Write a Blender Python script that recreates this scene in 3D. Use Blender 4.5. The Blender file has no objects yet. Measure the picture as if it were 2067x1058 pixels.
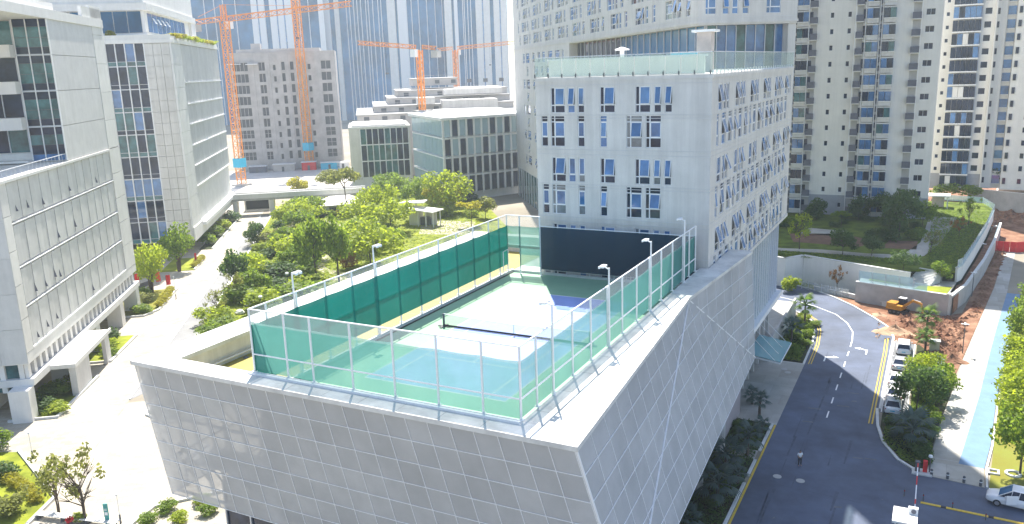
import bpy, math, random
from mathutils import Vector, Matrix
random.seed(11)
D = bpy.data; S = bpy.context.scene; COL = S.collection
PI = math.pi

# ------------------------------------------------------------------ camera, sky, sun, exposure
cam = D.objects.new('camera', D.cameras.new('camera')); COL.objects.link(cam)
cam.data.sensor_width = 36.0; cam.data.lens = 1663.22 / 2067 * 36.0
cam.data.clip_start = 0.5; cam.data.clip_end = 6000
pit, yaw, rol = 0.2314, -0.4821, -0.0327
Fw = Vector((math.sin(yaw)*math.cos(pit), math.cos(yaw)*math.cos(pit), -math.sin(pit)))
R0 = Vector((math.cos(yaw), -math.sin(yaw), 0)); U0 = R0.cross(Fw)
Rv = math.cos(rol)*R0 + math.sin(rol)*U0; Uv = -math.sin(rol)*R0 + math.cos(rol)*U0
cm = Matrix((Rv, Uv, -Fw)).transposed().to_4x4(); cm.translation = (28.4775, -54.3282, 40.3775)
cam.matrix_world = cm; S.camera = cam

SUN_AZ, SUN_EL = math.radians(-31.5), math.radians(57.5)
w = D.worlds.new('World'); S.world = w; w.use_nodes = True
nt = w.node_tree; bg = nt.nodes['Background']
sky = nt.nodes.new('ShaderNodeTexSky'); sky.sky_type = 'NISHITA'; sky.sun_disc = False
sky.sun_elevation = SUN_EL; sky.sun_rotation = SUN_AZ
sky.air_density = 1.0; sky.dust_density = 1.0; sky.ozone_density = 1.2
nt.links.new(sky.outputs[0], bg.inputs[0]); bg.inputs[1].default_value = 0.115
sun = D.objects.new('sun', D.lights.new('sun', 'SUN')); COL.objects.link(sun)
sun.data.energy = 5.0; sun.data.angle = math.radians(0.53); sun.data.color = (1.0, 0.95, 0.86)
sd = Vector((math.sin(SUN_AZ)*math.cos(SUN_EL), math.cos(SUN_AZ)*math.cos(SUN_EL), math.sin(SUN_EL)))
sun.rotation_euler = sd.to_track_quat('Z', 'Y').to_euler(); sun.location = (0, 0, 200)
vs = S.view_settings
vs.view_transform = 'Standard'; vs.look = 'None'; vs.gamma = 1; vs.use_curve_mapping = False
vs.exposure = 1.27
S.cycles.max_bounces = 8; S.cycles.transparent_max_bounces = 24; S.cycles.volume_bounces = 1

# ------------------------------------------------------------------ helpers
AB = math.radians(37.2)                       # the office quarter is turned against the court's grid
dP = Vector((math.cos(AB), math.sin(AB))); dB = Vector((-math.sin(AB), math.cos(AB)))
def BW(u, v): q = dP*u + dB*v; return (q.x, q.y)

class MB:
    def __init__(s): s.v = []; s.f = []
    def poly(s, *p):
        n = len(s.v); s.v += [tuple(q) for q in p]; s.f.append(tuple(range(n, n+len(p))))
    def box(s, x0, y0, z0, x1, y1, z1):
        n = len(s.v)
        s.v += [(x0,y0,z0),(x1,y0,z0),(x1,y1,z0),(x0,y1,z0),(x0,y0,z1),(x1,y0,z1),(x1,y1,z1),(x0,y1,z1)]
        s.f += [tuple(n+i for i in q) for q in ((3,2,1,0),(4,5,6,7),(0,1,5,4),(1,2,6,5),(2,3,7,6),(3,0,4,7))]
        return s
    def prism(s, pts, z0, z1):
        a = sum(pts[i][0]*pts[(i+1)%len(pts)][1]-pts[(i+1)%len(pts)][0]*pts[i][1] for i in range(len(pts)))
        if a < 0: pts = pts[::-1]
        n = len(s.v); k = len(pts)
        s.v += [(p[0],p[1],z0) for p in pts] + [(p[0],p[1],z1) for p in pts]
        s.f += [tuple(range(n+k-1, n-1, -1)), tuple(range(n+k, n+2*k))]
        s.f += [(n+i, n+(i+1)%k, n+k+(i+1)%k, n+k+i) for i in range(k)]
        return s
    def tube(s, pts, rs, k=6, cap=True):
        pts = [Vector(p) for p in pts]
        if not isinstance(rs, (list, tuple)): rs = [rs]*len(pts)
        n = len(s.v)
        for i, p in enumerate(pts):
            t = (pts[min(i+1, len(pts)-1)] - pts[max(i-1, 0)]).normalized()
            a = t.cross(Vector((0,0,1)) if abs(t.z) < .9 else Vector((1,0,0))).normalized(); b = t.cross(a)
            for j in range(k):
                c = 2*PI*(j+.5)/k; q = p + (a*math.cos(c) + b*math.sin(c))*rs[i]; s.v.append(tuple(q))
        for i in range(len(pts)-1):
            for j in range(k):
                s.f.append((n+i*k+j, n+i*k+(j+1)%k, n+(i+1)*k+(j+1)%k, n+(i+1)*k+j))
        if cap: s.f += [tuple(range(n+k-1, n-1, -1)), tuple(range(n+(len(pts)-1)*k, n+len(pts)*k))]
        return s
    def beam(s, p, q, w=.1): return s.tube([p, q], w*.707, 4)
    def lathe(s, prof, k=16, c=(0,0,0)):
        n = len(s.v)
        for r, z in prof:
            for j in range(k): a = 2*PI*j/k; s.v.append((c[0]+r*math.cos(a), c[1]+r*math.sin(a), c[2]+z))
        for i in range(len(prof)-1):
            for j in range(k): s.f.append((n+i*k+j, n+i*k+(j+1)%k, n+(i+1)*k+(j+1)%k, n+(i+1)*k+j))
        s.f += [tuple(range(n+k-1, n-1, -1)), tuple(range(n+(len(prof)-1)*k, n+len(prof)*k))]
        return s
    def mesh(s, mat, name='m', smooth=False):
        me = D.meshes.new(name); me.from_pydata(s.v, [], s.f); me.materials.append(mat)
        if smooth: me.polygons.foreach_set('use_smooth', [True]*len(me.polygons))
        me.update(); return me

def ob(name, me, parent=None, loc=(0,0,0), rot=0, sc=None):
    if isinstance(me, MB): raise TypeError
    o = D.objects.new(name, me); COL.objects.link(o); o.location = loc
    o.rotation_euler = rot if isinstance(rot, (tuple, list)) else (0, 0, rot)
    if sc: o.scale = sc if isinstance(sc, (tuple, list)) else (sc, sc, sc)
    if parent: o.parent = parent
    return o
def part(name, mb, mat, parent, loc=(0,0,0), rot=0, smooth=False, label=None):
    o = ob(name, mb.mesh(mat, name, smooth), parent, loc, rot)
    if label: o['label'] = label
    return o
def tag(o, label, cat, group=None):
    o['label'] = label; o['category'] = cat
    if group: o['group'] = group
    return o
def thing(name, label, cat, loc=(0,0,0), rot=0, group=None):
    return tag(ob(name, None, None, loc, rot), label, cat, group)
def struct(name, mb, mat, kind='structure', parent=None):
    o = ob(name, mb.mesh(mat, name), parent); o['kind'] = kind; return o
def copy_tree(o, parent=None):
    c = o.copy(); COL.objects.link(c)
    if parent: c.parent = parent
    for ch in list(o.children): copy_tree(ch, c)
    return c

# ------------------------------------------------------------------ materials
def mat(name, col, rough=.7, metal=0., var=.12, vs=1.5, bump=0., bs=20., spec=.5, col2=None, rnd=0., streak=0.):
    m = D.materials.new(name); m.use_nodes = True; n = m.node_tree; b = n.nodes['Principled BSDF']
    b.inputs['Roughness'].default_value = rough; b.inputs['Metallic'].default_value = metal
    b.inputs['Specular IOR Level'].default_value = spec
    c = (*col, 1)
    if var or bump:
        g = n.nodes.new('ShaderNodeNewGeometry')
    if var:
        t = n.nodes.new('ShaderNodeTexNoise'); t.inputs['Scale'].default_value = vs; t.inputs['Detail'].default_value = 5
        t.inputs['Roughness'].default_value = .65
        n.links.new(g.outputs['Position'], t.inputs['Vector'])
        r = n.nodes.new('ShaderNodeValToRGB'); r.color_ramp.elements[0].position = .32; r.color_ramp.elements[1].position = .68
        r.color_ramp.elements[0].color = (*[x*(1-var) for x in col], 1)
        r.color_ramp.elements[1].color = (*(col2 or [min(1, x*(1+var)) for x in col]), 1)
        n.links.new(t.outputs['Fac'], r.inputs['Fac']); n.links.new(r.outputs['Color'], b.inputs['Base Color'])
    else: b.inputs['Base Color'].default_value = c
    if rnd or streak:                            # pieces differ a little in tone; rain leaves vertical streaks
        h = n.nodes.new('ShaderNodeHueSaturation'); src = b.inputs['Base Color'].links[0].from_socket if b.inputs['Base Color'].links else None
        if src: n.links.new(src, h.inputs['Color'])
        else: h.inputs['Color'].default_value = c
        mr = n.nodes.new('ShaderNodeMapRange'); mr.inputs[3].default_value = 1-rnd; mr.inputs[4].default_value = 1+rnd
        oi = n.nodes.new('ShaderNodeObjectInfo'); n.links.new(oi.outputs['Random'], mr.inputs[0]); out = mr.outputs[0]
        if streak:
            mp = n.nodes.new('ShaderNodeMapping'); mp.inputs['Scale'].default_value = (1.3, 1.3, .07)
            g2 = n.nodes.new('ShaderNodeNewGeometry'); n.links.new(g2.outputs['Position'], mp.inputs[0])
            t3 = n.nodes.new('ShaderNodeTexNoise'); t3.inputs['Scale'].default_value = 1.0; t3.inputs['Detail'].default_value = 6; t3.inputs['Roughness'].default_value = .7
            n.links.new(mp.outputs[0], t3.inputs['Vector'])
            m3 = n.nodes.new('ShaderNodeMapRange'); m3.inputs[1].default_value = .38; m3.inputs[2].default_value = .66; m3.inputs[3].default_value = 1-streak; m3.inputs[4].default_value = 1.0
            n.links.new(t3.outputs['Fac'], m3.inputs[0])
            mu = n.nodes.new('ShaderNodeMath'); mu.operation = 'MULTIPLY'; n.links.new(out, mu.inputs[0]); n.links.new(m3.outputs[0], mu.inputs[1]); out = mu.outputs[0]
        n.links.new(out, h.inputs['Value']); n.links.new(h.outputs[0], b.inputs['Base Color'])
    if bump:
        t2 = n.nodes.new('ShaderNodeTexNoise'); t2.inputs['Scale'].default_value = bs; t2.inputs['Detail'].default_value = 3
        n.links.new(g.outputs['Position'], t2.inputs['Vector'])
        bp = n.nodes.new('ShaderNodeBump'); bp.inputs['Strength'].default_value = bump; bp.inputs['Distance'].default_value = .05
        n.links.new(t2.outputs['Fac'], bp.inputs['Height']); n.links.new(bp.outputs['Normal'], b.inputs['Normal'])
    return m
def screen_mat(name, col, opacity, transl=.5, weave=0., rnd=0.):
    """woven or perforated sheet: the share of it that is hole lets light straight through"""
    m = D.materials.new(name); m.use_nodes = True; n = m.node_tree; n.nodes.clear()
    o = n.nodes.new('ShaderNodeOutputMaterial'); mx = n.nodes.new('ShaderNodeMixShader'); tr = n.nodes.new('ShaderNodeBsdfTransparent')
    d = n.nodes.new('ShaderNodeBsdfDiffuse'); t = n.nodes.new('ShaderNodeBsdfTranslucent'); m2 = n.nodes.new('ShaderNodeMixShader')
    d.inputs[0].default_value = t.inputs[0].default_value = (*col, 1)
    if rnd:
        h = n.nodes.new('ShaderNodeHueSaturation'); h.inputs['Color'].default_value = (*col, 1); oi = n.nodes.new('ShaderNodeObjectInfo')
        mr0 = n.nodes.new('ShaderNodeMapRange'); mr0.inputs[3].default_value = 1-rnd; mr0.inputs[4].default_value = 1+rnd
        g0 = n.nodes.new('ShaderNodeNewGeometry'); n0 = n.nodes.new('ShaderNodeTexNoise'); n0.inputs['Scale'].default_value = .22; n0.inputs['Detail'].default_value = 7; n0.inputs['Roughness'].default_value = .68
        n.links.new(g0.outputs['Position'], n0.inputs['Vector']); m0 = n.nodes.new('ShaderNodeMapRange'); m0.inputs[1].default_value = .3; m0.inputs[2].default_value = .7; m0.inputs[3].default_value = .9; m0.inputs[4].default_value = 1.07
        n.links.new(n0.outputs['Fac'], m0.inputs[0]); mu = n.nodes.new('ShaderNodeMath'); mu.operation = 'MULTIPLY'
        n.links.new(oi.outputs['Random'], mr0.inputs[0]); n.links.new(mr0.outputs[0], mu.inputs[0]); n.links.new(m0.outputs[0], mu.inputs[1]); n.links.new(mu.outputs[0], h.inputs['Value'])
        n.links.new(h.outputs[0], d.inputs[0]); n.links.new(h.outputs[0], t.inputs[0])
    m2.inputs[0].default_value = transl; mx.inputs[0].default_value = opacity
    n.links.new(d.outputs[0], m2.inputs[1]); n.links.new(t.outputs[0], m2.inputs[2])
    n.links.new(tr.outputs[0], mx.inputs[1]); n.links.new(m2.outputs[0], mx.inputs[2]); n.links.new(mx.outputs[0], o.inputs[0])
    if weave:
        g = n.nodes.new('ShaderNodeNewGeometry'); nz = n.nodes.new('ShaderNodeTexNoise'); nz.inputs['Scale'].default_value = .5; nz.inputs['Detail'].default_value = 6
        n.links.new(g.outputs['Position'], nz.inputs['Vector'])
        mr = n.nodes.new('ShaderNodeMapRange'); mr.inputs[1].default_value = .3; mr.inputs[2].default_value = .7
        mr.inputs[3].default_value = opacity-weave; mr.inputs[4].default_value = min(1, opacity+weave)
        n.links.new(nz.outputs['Fac'], mr.inputs[0]); n.links.new(mr.outputs[0], mx.inputs[0])
    return m
def leaf_mat(name, col, col2, transl=.45):
    m = D.materials.new(name); m.use_nodes = True; n = m.node_tree; n.nodes.clear()
    o = n.nodes.new('ShaderNodeOutputMaterial'); mx = n.nodes.new('ShaderNodeMixShader'); mx.inputs[0].default_value = transl
    d = n.nodes.new('ShaderNodeBsdfPrincipled'); d.inputs['Roughness'].default_value = .55; d.inputs['Specular IOR Level'].default_value = .3
    t = n.nodes.new('ShaderNodeBsdfTranslucent')
    g = n.nodes.new('ShaderNodeNewGeometry'); nz = n.nodes.new('ShaderNodeTexNoise'); nz.inputs['Scale'].default_value = 1.1; nz.inputs['Detail'].default_value = 4
    n.links.new(g.outputs['Position'], nz.inputs['Vector'])
    r = n.nodes.new('ShaderNodeValToRGB'); r.color_ramp.elements[0].position = .35; r.color_ramp.elements[1].position = .65
    r.color_ramp.elements[0].color = (*col, 1); r.color_ramp.elements[1].color = (*col2, 1)
    h = n.nodes.new('ShaderNodeHueSaturation'); h.inputs['Value'].default_value = 1.9; h.inputs['Hue'].default_value = .492
    n.links.new(nz.outputs['Fac'], r.inputs[0]); n.links.new(r.outputs[0], d.inputs['Base Color'])
    n.links.new(r.outputs[0], h.inputs['Color']); n.links.new(h.outputs[0], t.inputs[0])
    n.links.new(d.outputs[0], mx.inputs[1]); n.links.new(t.outputs[0], mx.inputs[2]); n.links.new(mx.outputs[0], o.inputs[0])
    return m
def glass_mat(name, col, rough=.04, spec=.8, var=.5, vs=.25, metal=0.):
    return mat(name, col, rough, metal, var, vs, 0, 1, spec)
def clear_glass(name, tint, opacity=.3):
    m = D.materials.new(name); m.use_nodes = True; n = m.node_tree; n.nodes.clear()
    o = n.nodes.new('ShaderNodeOutputMaterial'); mx = n.nodes.new('ShaderNodeMixShader'); tr = n.nodes.new('ShaderNodeBsdfTransparent')
    tr.inputs[0].default_value = (*tint, 1)
    p = n.nodes.new('ShaderNodeBsdfPrincipled'); p.inputs['Base Color'].default_value = (*tint, 1); p.inputs['Roughness'].default_value = .05
    mx.inputs[0].default_value = opacity
    n.links.new(tr.outputs[0], mx.inputs[1]); n.links.new(p.outputs[0], mx.inputs[2]); n.links.new(mx.outputs[0], o.inputs[0])
    return m

M = dict(
    stone=mat('pale facade stone', (.67,.645,.605), .75, 0, .07, .35, .1, 8, streak=.15),
    stone2=mat('white facade panel', (.735,.72,.69), .7, 0, .06, .4, rnd=.04, streak=.07),
    warm=mat('cream render', (.79,.765,.71), .8, 0, .05, .3, streak=.08),
    greyst=mat('grey stone base', (.33,.34,.37), .8, 0, .1, .8),
    fin=mat('corrugated grey panel', (.62,.615,.605), .6, 0, .07, .5, rnd=.05, streak=.08),
    white=mat('white coated metal', (.78,.78,.78), .45, 0, .04, 2),
    coping=mat('white coping stone', (.60,.59,.56), .8, 0, .2, .5, .15, 9),
    concrete=mat('concrete', (.42,.41,.39), .85, 0, .14, .5, .25, 6),
    rawconc=mat('raw concrete', (.45,.43,.41), .9, 0, .16, .25, .2, 4),
    dkgrey=mat('dark grey metal', (.10,.105,.115), .5, 0, .1, 2),
    ac=mat('grey louvre', (.115,.12,.15), .6, 0, .1, 2),
    black=mat('black rubber', (.02,.02,.022), .7, 0, .1, 3),
    frame=mat('white window frame', (.74,.75,.76), .4, 0, 0),
    mull=mat('pale mullion', (.55,.57,.6), .4, .2, 0),
    glass=glass_mat('dark window glass', (.018,.028,.055), .05, .42, .6, .35),
    glass2=glass_mat('blue window glass', (.065,.165,.35), .04, .8, .5, .3),  # blue base colour puts the reflected sky into the panes
    curtain=glass_mat('curtained window glass', (.20,.21,.22), .08, .6, .35, .8),
    teal=glass_mat('green tinted glass', (.045,.13,.14), .05, .6, .6, .4),
    skyglass=glass_mat('tower curtain glass', (.025,.14,.29), .15, .4, .6, .03),
    balu=clear_glass('terrace glass', (.84,.90,.87), .2),
    stainglass=clear_glass('pale clear glass', (.72,.84,.88), .35),
    perf=screen_mat('perforated aluminium', (.575,.58,.585), .78, .24, .06, .06),
    rib=mat('pale aluminium rib', (.74,.745,.75), .5, 0., .05, 2),
    net=screen_mat('green windscreen', (.12,.31,.27), .83, .55, .04, .06),
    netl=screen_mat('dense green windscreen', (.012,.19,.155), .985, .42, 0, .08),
    navy=screen_mat('navy windscreen', (.022,.055,.085), .93, .3, .04),
    chain=screen_mat('chain link mesh', (.62,.66,.66), .28, .3, .03),
    tnet=screen_mat('tennis net cord', (.05,.06,.08), .22, .2),
    cblue=mat('blue court paint', (.235,.325,.65), .5, 0, .12, .35, .05, 60),
    cgreen=mat('green court paint', (.20,.37,.235), .5, 0, .08, .5, .05, 60),
    olive=mat('ochre roof coating', (.30,.25,.05), .7, 0, .15, .5),
    line=mat('white line paint', (.80,.80,.80), .6, 0, .05, 3),
    yline=mat('yellow line paint', (.62,.42,.03), .6, 0, .12, 3),
    asphalt=mat('asphalt', (.096,.12,.182), .82, 0, .26, .16, .25, 25),
    paving=mat('pale granite paving', (.45,.415,.35), .8, 0, .1, .25, .1, 10),
    pave2=mat('grey path concrete', (.47,.46,.43), .85, 0, .1, .4, .1, 10),
    kerb=mat('kerb stone', (.60,.60,.58), .8, 0, .1, 1.2),
    blue=mat('blue cycle lane', (.13,.23,.37), .75, 0, .12, .4, .1, 20),
    dirt=mat('red earth', (.25,.10,.055), .95, 0, .45, .35, 1.0, 2.0, .2, (.33,.19,.12)),
    soil=mat('dark soil', (.06,.045,.03), .95, 0, .4, .8, .6, 6, .2, (.05,.075,.025)),
    lawn=mat('lawn', (.17,.21,.018), .95, 0, .3, .3, .8, 14, .2, (.30,.33,.03)),
    lawn2=mat('dry lawn', (.26,.23,.04), .95, 0, .25, .3, .7, 14, .2, (.20,.22,.04)),
    ground=mat('far ground', (.25,.22,.17), .95, 0, .3, .05, .2, 1),
    bark=mat('bark', (.10,.075,.055), .9, 0, .25, 4, .5, 12),
    leafA=leaf_mat('bright leaf', (.165,.23,.016), (.29,.345,.022), .55),
    leafB=leaf_mat('mid leaf', (.095,.165,.016), (.18,.25,.024), .54),
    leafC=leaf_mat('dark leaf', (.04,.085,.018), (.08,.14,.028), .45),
    leafD=leaf_mat('olive leaf', (.13,.15,.03), (.20,.215,.05), .5),
    leafY=leaf_mat('yellow hedge leaf', (.22,.22,.010), (.32,.30,.015), .5),
    leafR=leaf_mat('bronze leaf', (.22,.10,.02), (.30,.17,.04), .45),
    palm=leaf_mat('blue green palm leaf', (.06,.10,.085), (.10,.14,.12), .3),
    palmG=leaf_mat('green palm leaf', (.06,.12,.02), (.12,.19,.03), .45),
    orange=mat('orange crane steel', (.78,.30,.06), .5, 0, .1, 1),
    red=mat('red cloth', (.60,.015,.02), .7, 0, .15, 2),
    yellow=mat('yellow machine paint', (.46,.22,.02), .4, 0, .15, 2),
    cyan=mat('cyan sheet', (.02,.42,.62), .5, 0, .1, 2),
    carw=mat('white car paint', (.78,.78,.79), .18, 0, .03, 2, 0, 1, .6),
    cars=mat('silver car paint', (.55,.56,.58), .2, .5, .03, 2, 0, 1, .6),
    rim=mat('alloy', (.5,.5,.52), .3, .8, 0),
    lampw=mat('lamp housing', (.75,.76,.77), .35, 0, .05, 3),
    redl=mat('tail light', (.45,.01,.01), .2, 0, 0),
    skin=mat('skin', (.35,.2,.14), .6, 0, 0), hair=mat('black hair', (.015,.013,.012), .6, 0, 0),
    shirt=mat('white shirt', (.75,.77,.8), .8, 0, .05, 9), trouser=mat('dark trousers', (.02,.022,.03), .8, 0, .1, 9),
    wood=mat('brown cladding', (.46,.40,.37), .7, 0, .12, 1),
    roofw=mat('white roof', (.74,.73,.70), .6, 0, .08, .6),
    tealsign=mat('teal sign', (.05,.28,.27), .5, 0, .1, 3),
)

# ------------------------------------------------------------------ ground, roads, paving (setting)
def sheet(name, pts, z, m, kind='structure', sub=1):
    b = MB(); b.prism(pts, z-.3, z); return struct(name, b, m, kind)
def bpts(l): return [BW(*p) for p in l]
def strip(name, pts, wd, z, m, h=.004, side=0):
    """a line or kerb of width wd along a polyline"""
    b = MB(); P = [Vector(p[:2]) for p in pts]; N = []
    for i in range(len(P)):
        t = (P[min(i+1, len(P)-1)] - P[max(i-1, 0)]).normalized(); N.append(Vector((-t.y, t.x)))
    a = (side-.5)*wd; c = (side+.5)*wd
    for i in range(len(P)-1):
        p0, p1, q0, q1 = P[i]+N[i]*a, P[i+1]+N[i+1]*a, P[i]+N[i]*c, P[i+1]+N[i+1]*c
        b.prism([p0, p1, q1, q0], z, z+h)
    return struct(name, b, m)
g = MB(); g.box(-2500, -1200, -3, 2500, 3000, -.02); struct('ground', g, M['ground'])

# right side: road, pavement, beds, cycle lane
outer = [(24.4,45),(24.4,73.2),(23.6,77.8),(21.2,82.2),(17.6,88),(14.1,92.4),(10.1,96.4),(4.9,99.6),(-4,104),(-20,110),(-45,121)]
inner = [(-50,108),(-24,97),(-8,90),(4,85.5),(10,81.5),(12.6,77.5),(13.8,72),(14.3,66),(14.4,57)]
road = [(14.4,-70),(75,-70),(75,29.4),(29.2,29.8),(28.5,30.9),(27.2,32.3),(25.6,36),(24.8,40.1),(24.4,45)] + outer[1:] + inner + [(14.4,57)]
sheet('road', road, 0, M['asphalt'])
strip('kerb', outer, .3, 0, M['kerb'], .13, -.5)
strip('kerb', inner, .25, 0, M['kerb'], .13, -.5)
strip('kerb', [(24.4,45),(24.8,40.1),(25.6,36),(27.2,32.3),(28.5,30.9),(29.2,29.9)], .3, 0, M['kerb'], .14, -.5)
sheet('pavement', [(7,35.9),(14.4,35.9),(14.4,57.3),(7,57.3)], .03, M['pave2'])
sheet('planting_bed', [(6,-30),(13.8,-30),(13.8,26.3),(6,26.3)], .08, M['soil'])
sheet('planting_bed', [(6,28.6),(13.8,28.6),(13.8,35.9),(6,35.9)], .08, M['soil'])
sheet('paved_gap', [(6,26.3),(13.8,26.3),(13.8,28.6),(6,28.6)], .05, M['pave2'])
for a, c in ((-30, 21), (22.6, 26.3), (28.6, 35.9)):
    b = MB(); b.box(13.8, a, 0, 14.08, c, .15); struct('kerb', b, M['kerb'])
strip('yellow_line', [(14.28,-30),(14.28,21.2),(14.28,36.2)], .2, .004, M['yline'])
sheet('planting_bed', [(9.6,57.6),(14.1,57.6),(14.0,66),(13.5,72),(12.3,77),(10.4,79.5),(9.6,79)], .1, M['soil'])
yl = [(14.85,57.4),(14.75,66),(14.2,72.6),(12.9,78.2),(10.3,82.3)]
strip('yellow_line', yl, .13, .004, M['yline']); strip('yellow_line', [(x+.32, y+.1) for x, y in yl], .13, .004, M['yline'])
strip('yellow_line', [(23.85,72.8),(24.0,66),(24.05,40.4)], .16, .004, M['yline']); strip('yellow_line', [(23.5,72.6),(23.65,66),(23.7,40.4)], .13, .004, M['yline'])
strip('lane_line', [(1,92),(7,89),(11.9,86.0),(15.6,82.4),(17.7,78.3),(18.9,74),(19.2,70),(19.25,66.8)], .16, .004, M['line'])
strip('lane_line', [(14.4,57.1),(8,57.1)], .12, .035, M['kerb'])
for y in (64.7, 60.2, 55.7, 51.2, 46.7, 42.2): strip('lane_dash', [(19.25, y),(19.25, y-2.0)], .16, .004, M['line'])
b = MB()                                       # painted direction arrows
for (x, y), s in (((16.6,60.9),-1), ((21.5,65.9),1)):
    for q in ([(-.1,-1.6),(.1,-1.6),(.1,.4),(-.1,.4)], [(0,.25),(s*-.9,.75),(s*-.9,.5),(0,0)], [(s*-.9,.2),(s*-1.7,.62),(s*-.9,1.1)]):
        b.prism([(x+u, y+v) for u, v in q], .0045, .008)
struct('arrow_marking', b, M['line'])
b = MB()
for x, y in ((16.6,23.7),(18.8,23.7),(12.24,54.1),(12.84,53.1)):
    b.lathe([(.42,0),(.42,.036),(.36,.042)], 14, (x, y, .0 if y < 30 else .03))
struct('manhole_cover', b, M['concrete'])
# tyre tracks, joints and patches in the asphalt
b = MB()
for k in range(26):
    x, y = random.choice((16.6,18.0,20.6,22.1))+random.uniform(-.25,.25), random.uniform(8, 60); L_ = random.uniform(2, 9)
    b.prism([(x,y),(x+.16,y),(x+.2+random.uniform(-.2,.2),y+L_),(x+.06,y+L_)], .0038, .0042)
for k in range(5): x = 15+k*1.9; b.prism([(x,22.2-k*.12),(x+1.9,22.08-k*.12),(x+1.9,22.14-k*.12),(x,22.26-k*.12)], .0038, .0042)
struct('tyre_track', b, mat('dark asphalt patch', (.07,.085,.12), .85, 0, .3, 1))
b = MB()
for _ in range(16):
    x, y = random.uniform(16, 27), random.uniform(14, 58); a = random.uniform(.2, 1.6); c = random.uniform(.1, .35)
    if x > 23 and y > 38: continue
    b.prism([(x,y),(x+a,y+.15),(x+a*.9,y+c+.1),(x+.1,y+c)], .0042, .006)
struct('asphalt_patch', b, mat('worn asphalt', (.13,.14,.155), .85, 0, .3, 1))
sheet('parking_strip', [(24.55,44.2),(27.5,44.2),(27.5,71.5),(24.55,71.5)], .006, mat('pale asphalt', (.16,.165,.175), .85, 0, .2, .5))
for y in (71.4, 65, 58.8, 52.6, 46.4): strip('bay_line', [(24.7,y),(27.4,y)], .12, .010, M['line'])
strip('bay_line', [(27.45,44.3),(27.45,71.4)], .12, .010, M['line'])
strip('bay_line', [(24.75,44.3),(24.75,71.4)], .12, .010, M['line'])
sheet('planting_bed', [(24.9,44),(24.95,40.1),(25.8,36.1),(27.4,32.5),(28.6,31.2),(29.7,31),(30.8,43.9),(31.9,53),(32.6,60),(30,66),(28,71),(27.7,71),(27.7,44)], .1, M['soil'])
cp_l = [(29.7,29.7),(30.9,43.9),(32.0,53),(33.5,67.3),(36,87),(38.9,108.9),(42.5,145)]
cp_r = [(44.4,145),(40.6,105.4),(38.6,88),(36.8,71.4),(35.0,53.7),(32.6,33.6)]
sheet('concrete_path', cp_l + cp_r + [(34.8,33.4),(34.75,29.2)], .05, M['pave2'])
sheet('cycle_lane', cp_r[1:] + [(34.85,33.4),(35.6,39.3),(36.6,51.3),(38.7,71),(40.6,88),(42.9,105)], .055, M['blue'])
strip('kerb', [(34.85,29.2),(34.95,33.4),(35.7,39.3),(36.7,51.3),(38.8,71),(40.7,88),(43.2,106)], .18, 0, M['kerb'], .13, -.5)
for i in range(15):                            # expansion joints across the concrete path
    y = 34 + i*4.6; f = lambda Y, L: next(a[0]+(c[0]-a[0])*(Y-a[1])/(c[1]-a[1]) for a, c in zip(L, L[1:]) if a[1] <= Y <= c[1])
    strip('path_joint', [(f(y, cp_l)+.05, y),(f(y, cp_r[::-1])-.05, y)], .07, .05, M['concrete'])
sheet('lawn', [(35.1,29.2),(35.9,39.3),(36.9,51.3),(39,71),(40.9,88),(43.4,106),(90,106),(90,29.2)], .06, M['lawn2'])
sheet('red_earth', [(24.7,73.4),(24,78.2),(21.6,82.6),(18,88.4),(14.5,92.8),(18,91.6),(31.4,87.6),(33.6,90),(36,108),(40,145),(44,200),(90,200),(90,150),(42.4,145.2),(38.8,108.9),(33.4,67.3),(32.5,60.2),(30.1,66.2),(28,71.2),(24.7,71.6)], .04, M['dirt'])
sheet('red_earth', [(26,168),(120,168),(120,330),(10,330),(26,200)], .03, M['dirt'])

# left side: plaza, asphalt lane, garden
def slab_pattern(m, w_, h_, rot, dark):
    n = m.node_tree; p = n.nodes['Principled BSDF']; src = p.inputs['Base Color'].links[0].from_socket
    g = n.nodes.new('ShaderNodeNewGeometry'); mp = n.nodes.new('ShaderNodeMapping'); mp.vector_type = 'TEXTURE'; mp.inputs['Rotation'].default_value = (0,0,rot); n.links.new(g.outputs['Position'], mp.inputs[0])
    bk = n.nodes.new('ShaderNodeTexBrick'); bk.inputs['Scale'].default_value = 1; bk.inputs['Brick Width'].default_value = w_; bk.inputs['Row Height'].default_value = h_; bk.inputs['Mortar Size'].default_value = .018
    bk.inputs['Color1'].default_value = (1,1,1,1); bk.inputs['Color2'].default_value = (.80,.78,.74,1); bk.inputs['Mortar'].default_value = (*[dark]*3,1); n.links.new(mp.outputs[0], bk.inputs['Vector'])
    mx = n.nodes.new('ShaderNodeMix'); mx.data_type = 'RGBA'; mx.blend_type = 'MULTIPLY'; mx.inputs[0].default_value = 1; n.links.new(src, mx.inputs[6]); n.links.new(bk.outputs['Color'], mx.inputs[7])
    n2 = n.nodes.new('ShaderNodeTexNoise'); n2.inputs['Scale'].default_value = .09; n2.inputs['Detail'].default_value = 8; n2.inputs['Roughness'].default_value = .7; n.links.new(g.outputs['Position'], n2.inputs['Vector'])
    r2 = n.nodes.new('ShaderNodeValToRGB'); r2.color_ramp.elements[0].position = .35; r2.color_ramp.elements[0].color = (.78,.75,.70,1); r2.color_ramp.elements[1].position = .6; r2.color_ramp.elements[1].color = (1,1,1,1); n.links.new(n2.outputs['Fac'], r2.inputs[0])
    m2 = n.nodes.new('ShaderNodeMix'); m2.data_type = 'RGBA'; m2.blend_type = 'MULTIPLY'; m2.inputs[0].default_value = 1; n.links.new(mx.outputs[2], m2.inputs[6]); n.links.new(r2.outputs[0], m2.inputs[7]); n.links.new(m2.outputs[2], p.inputs['Base Color'])
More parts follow.
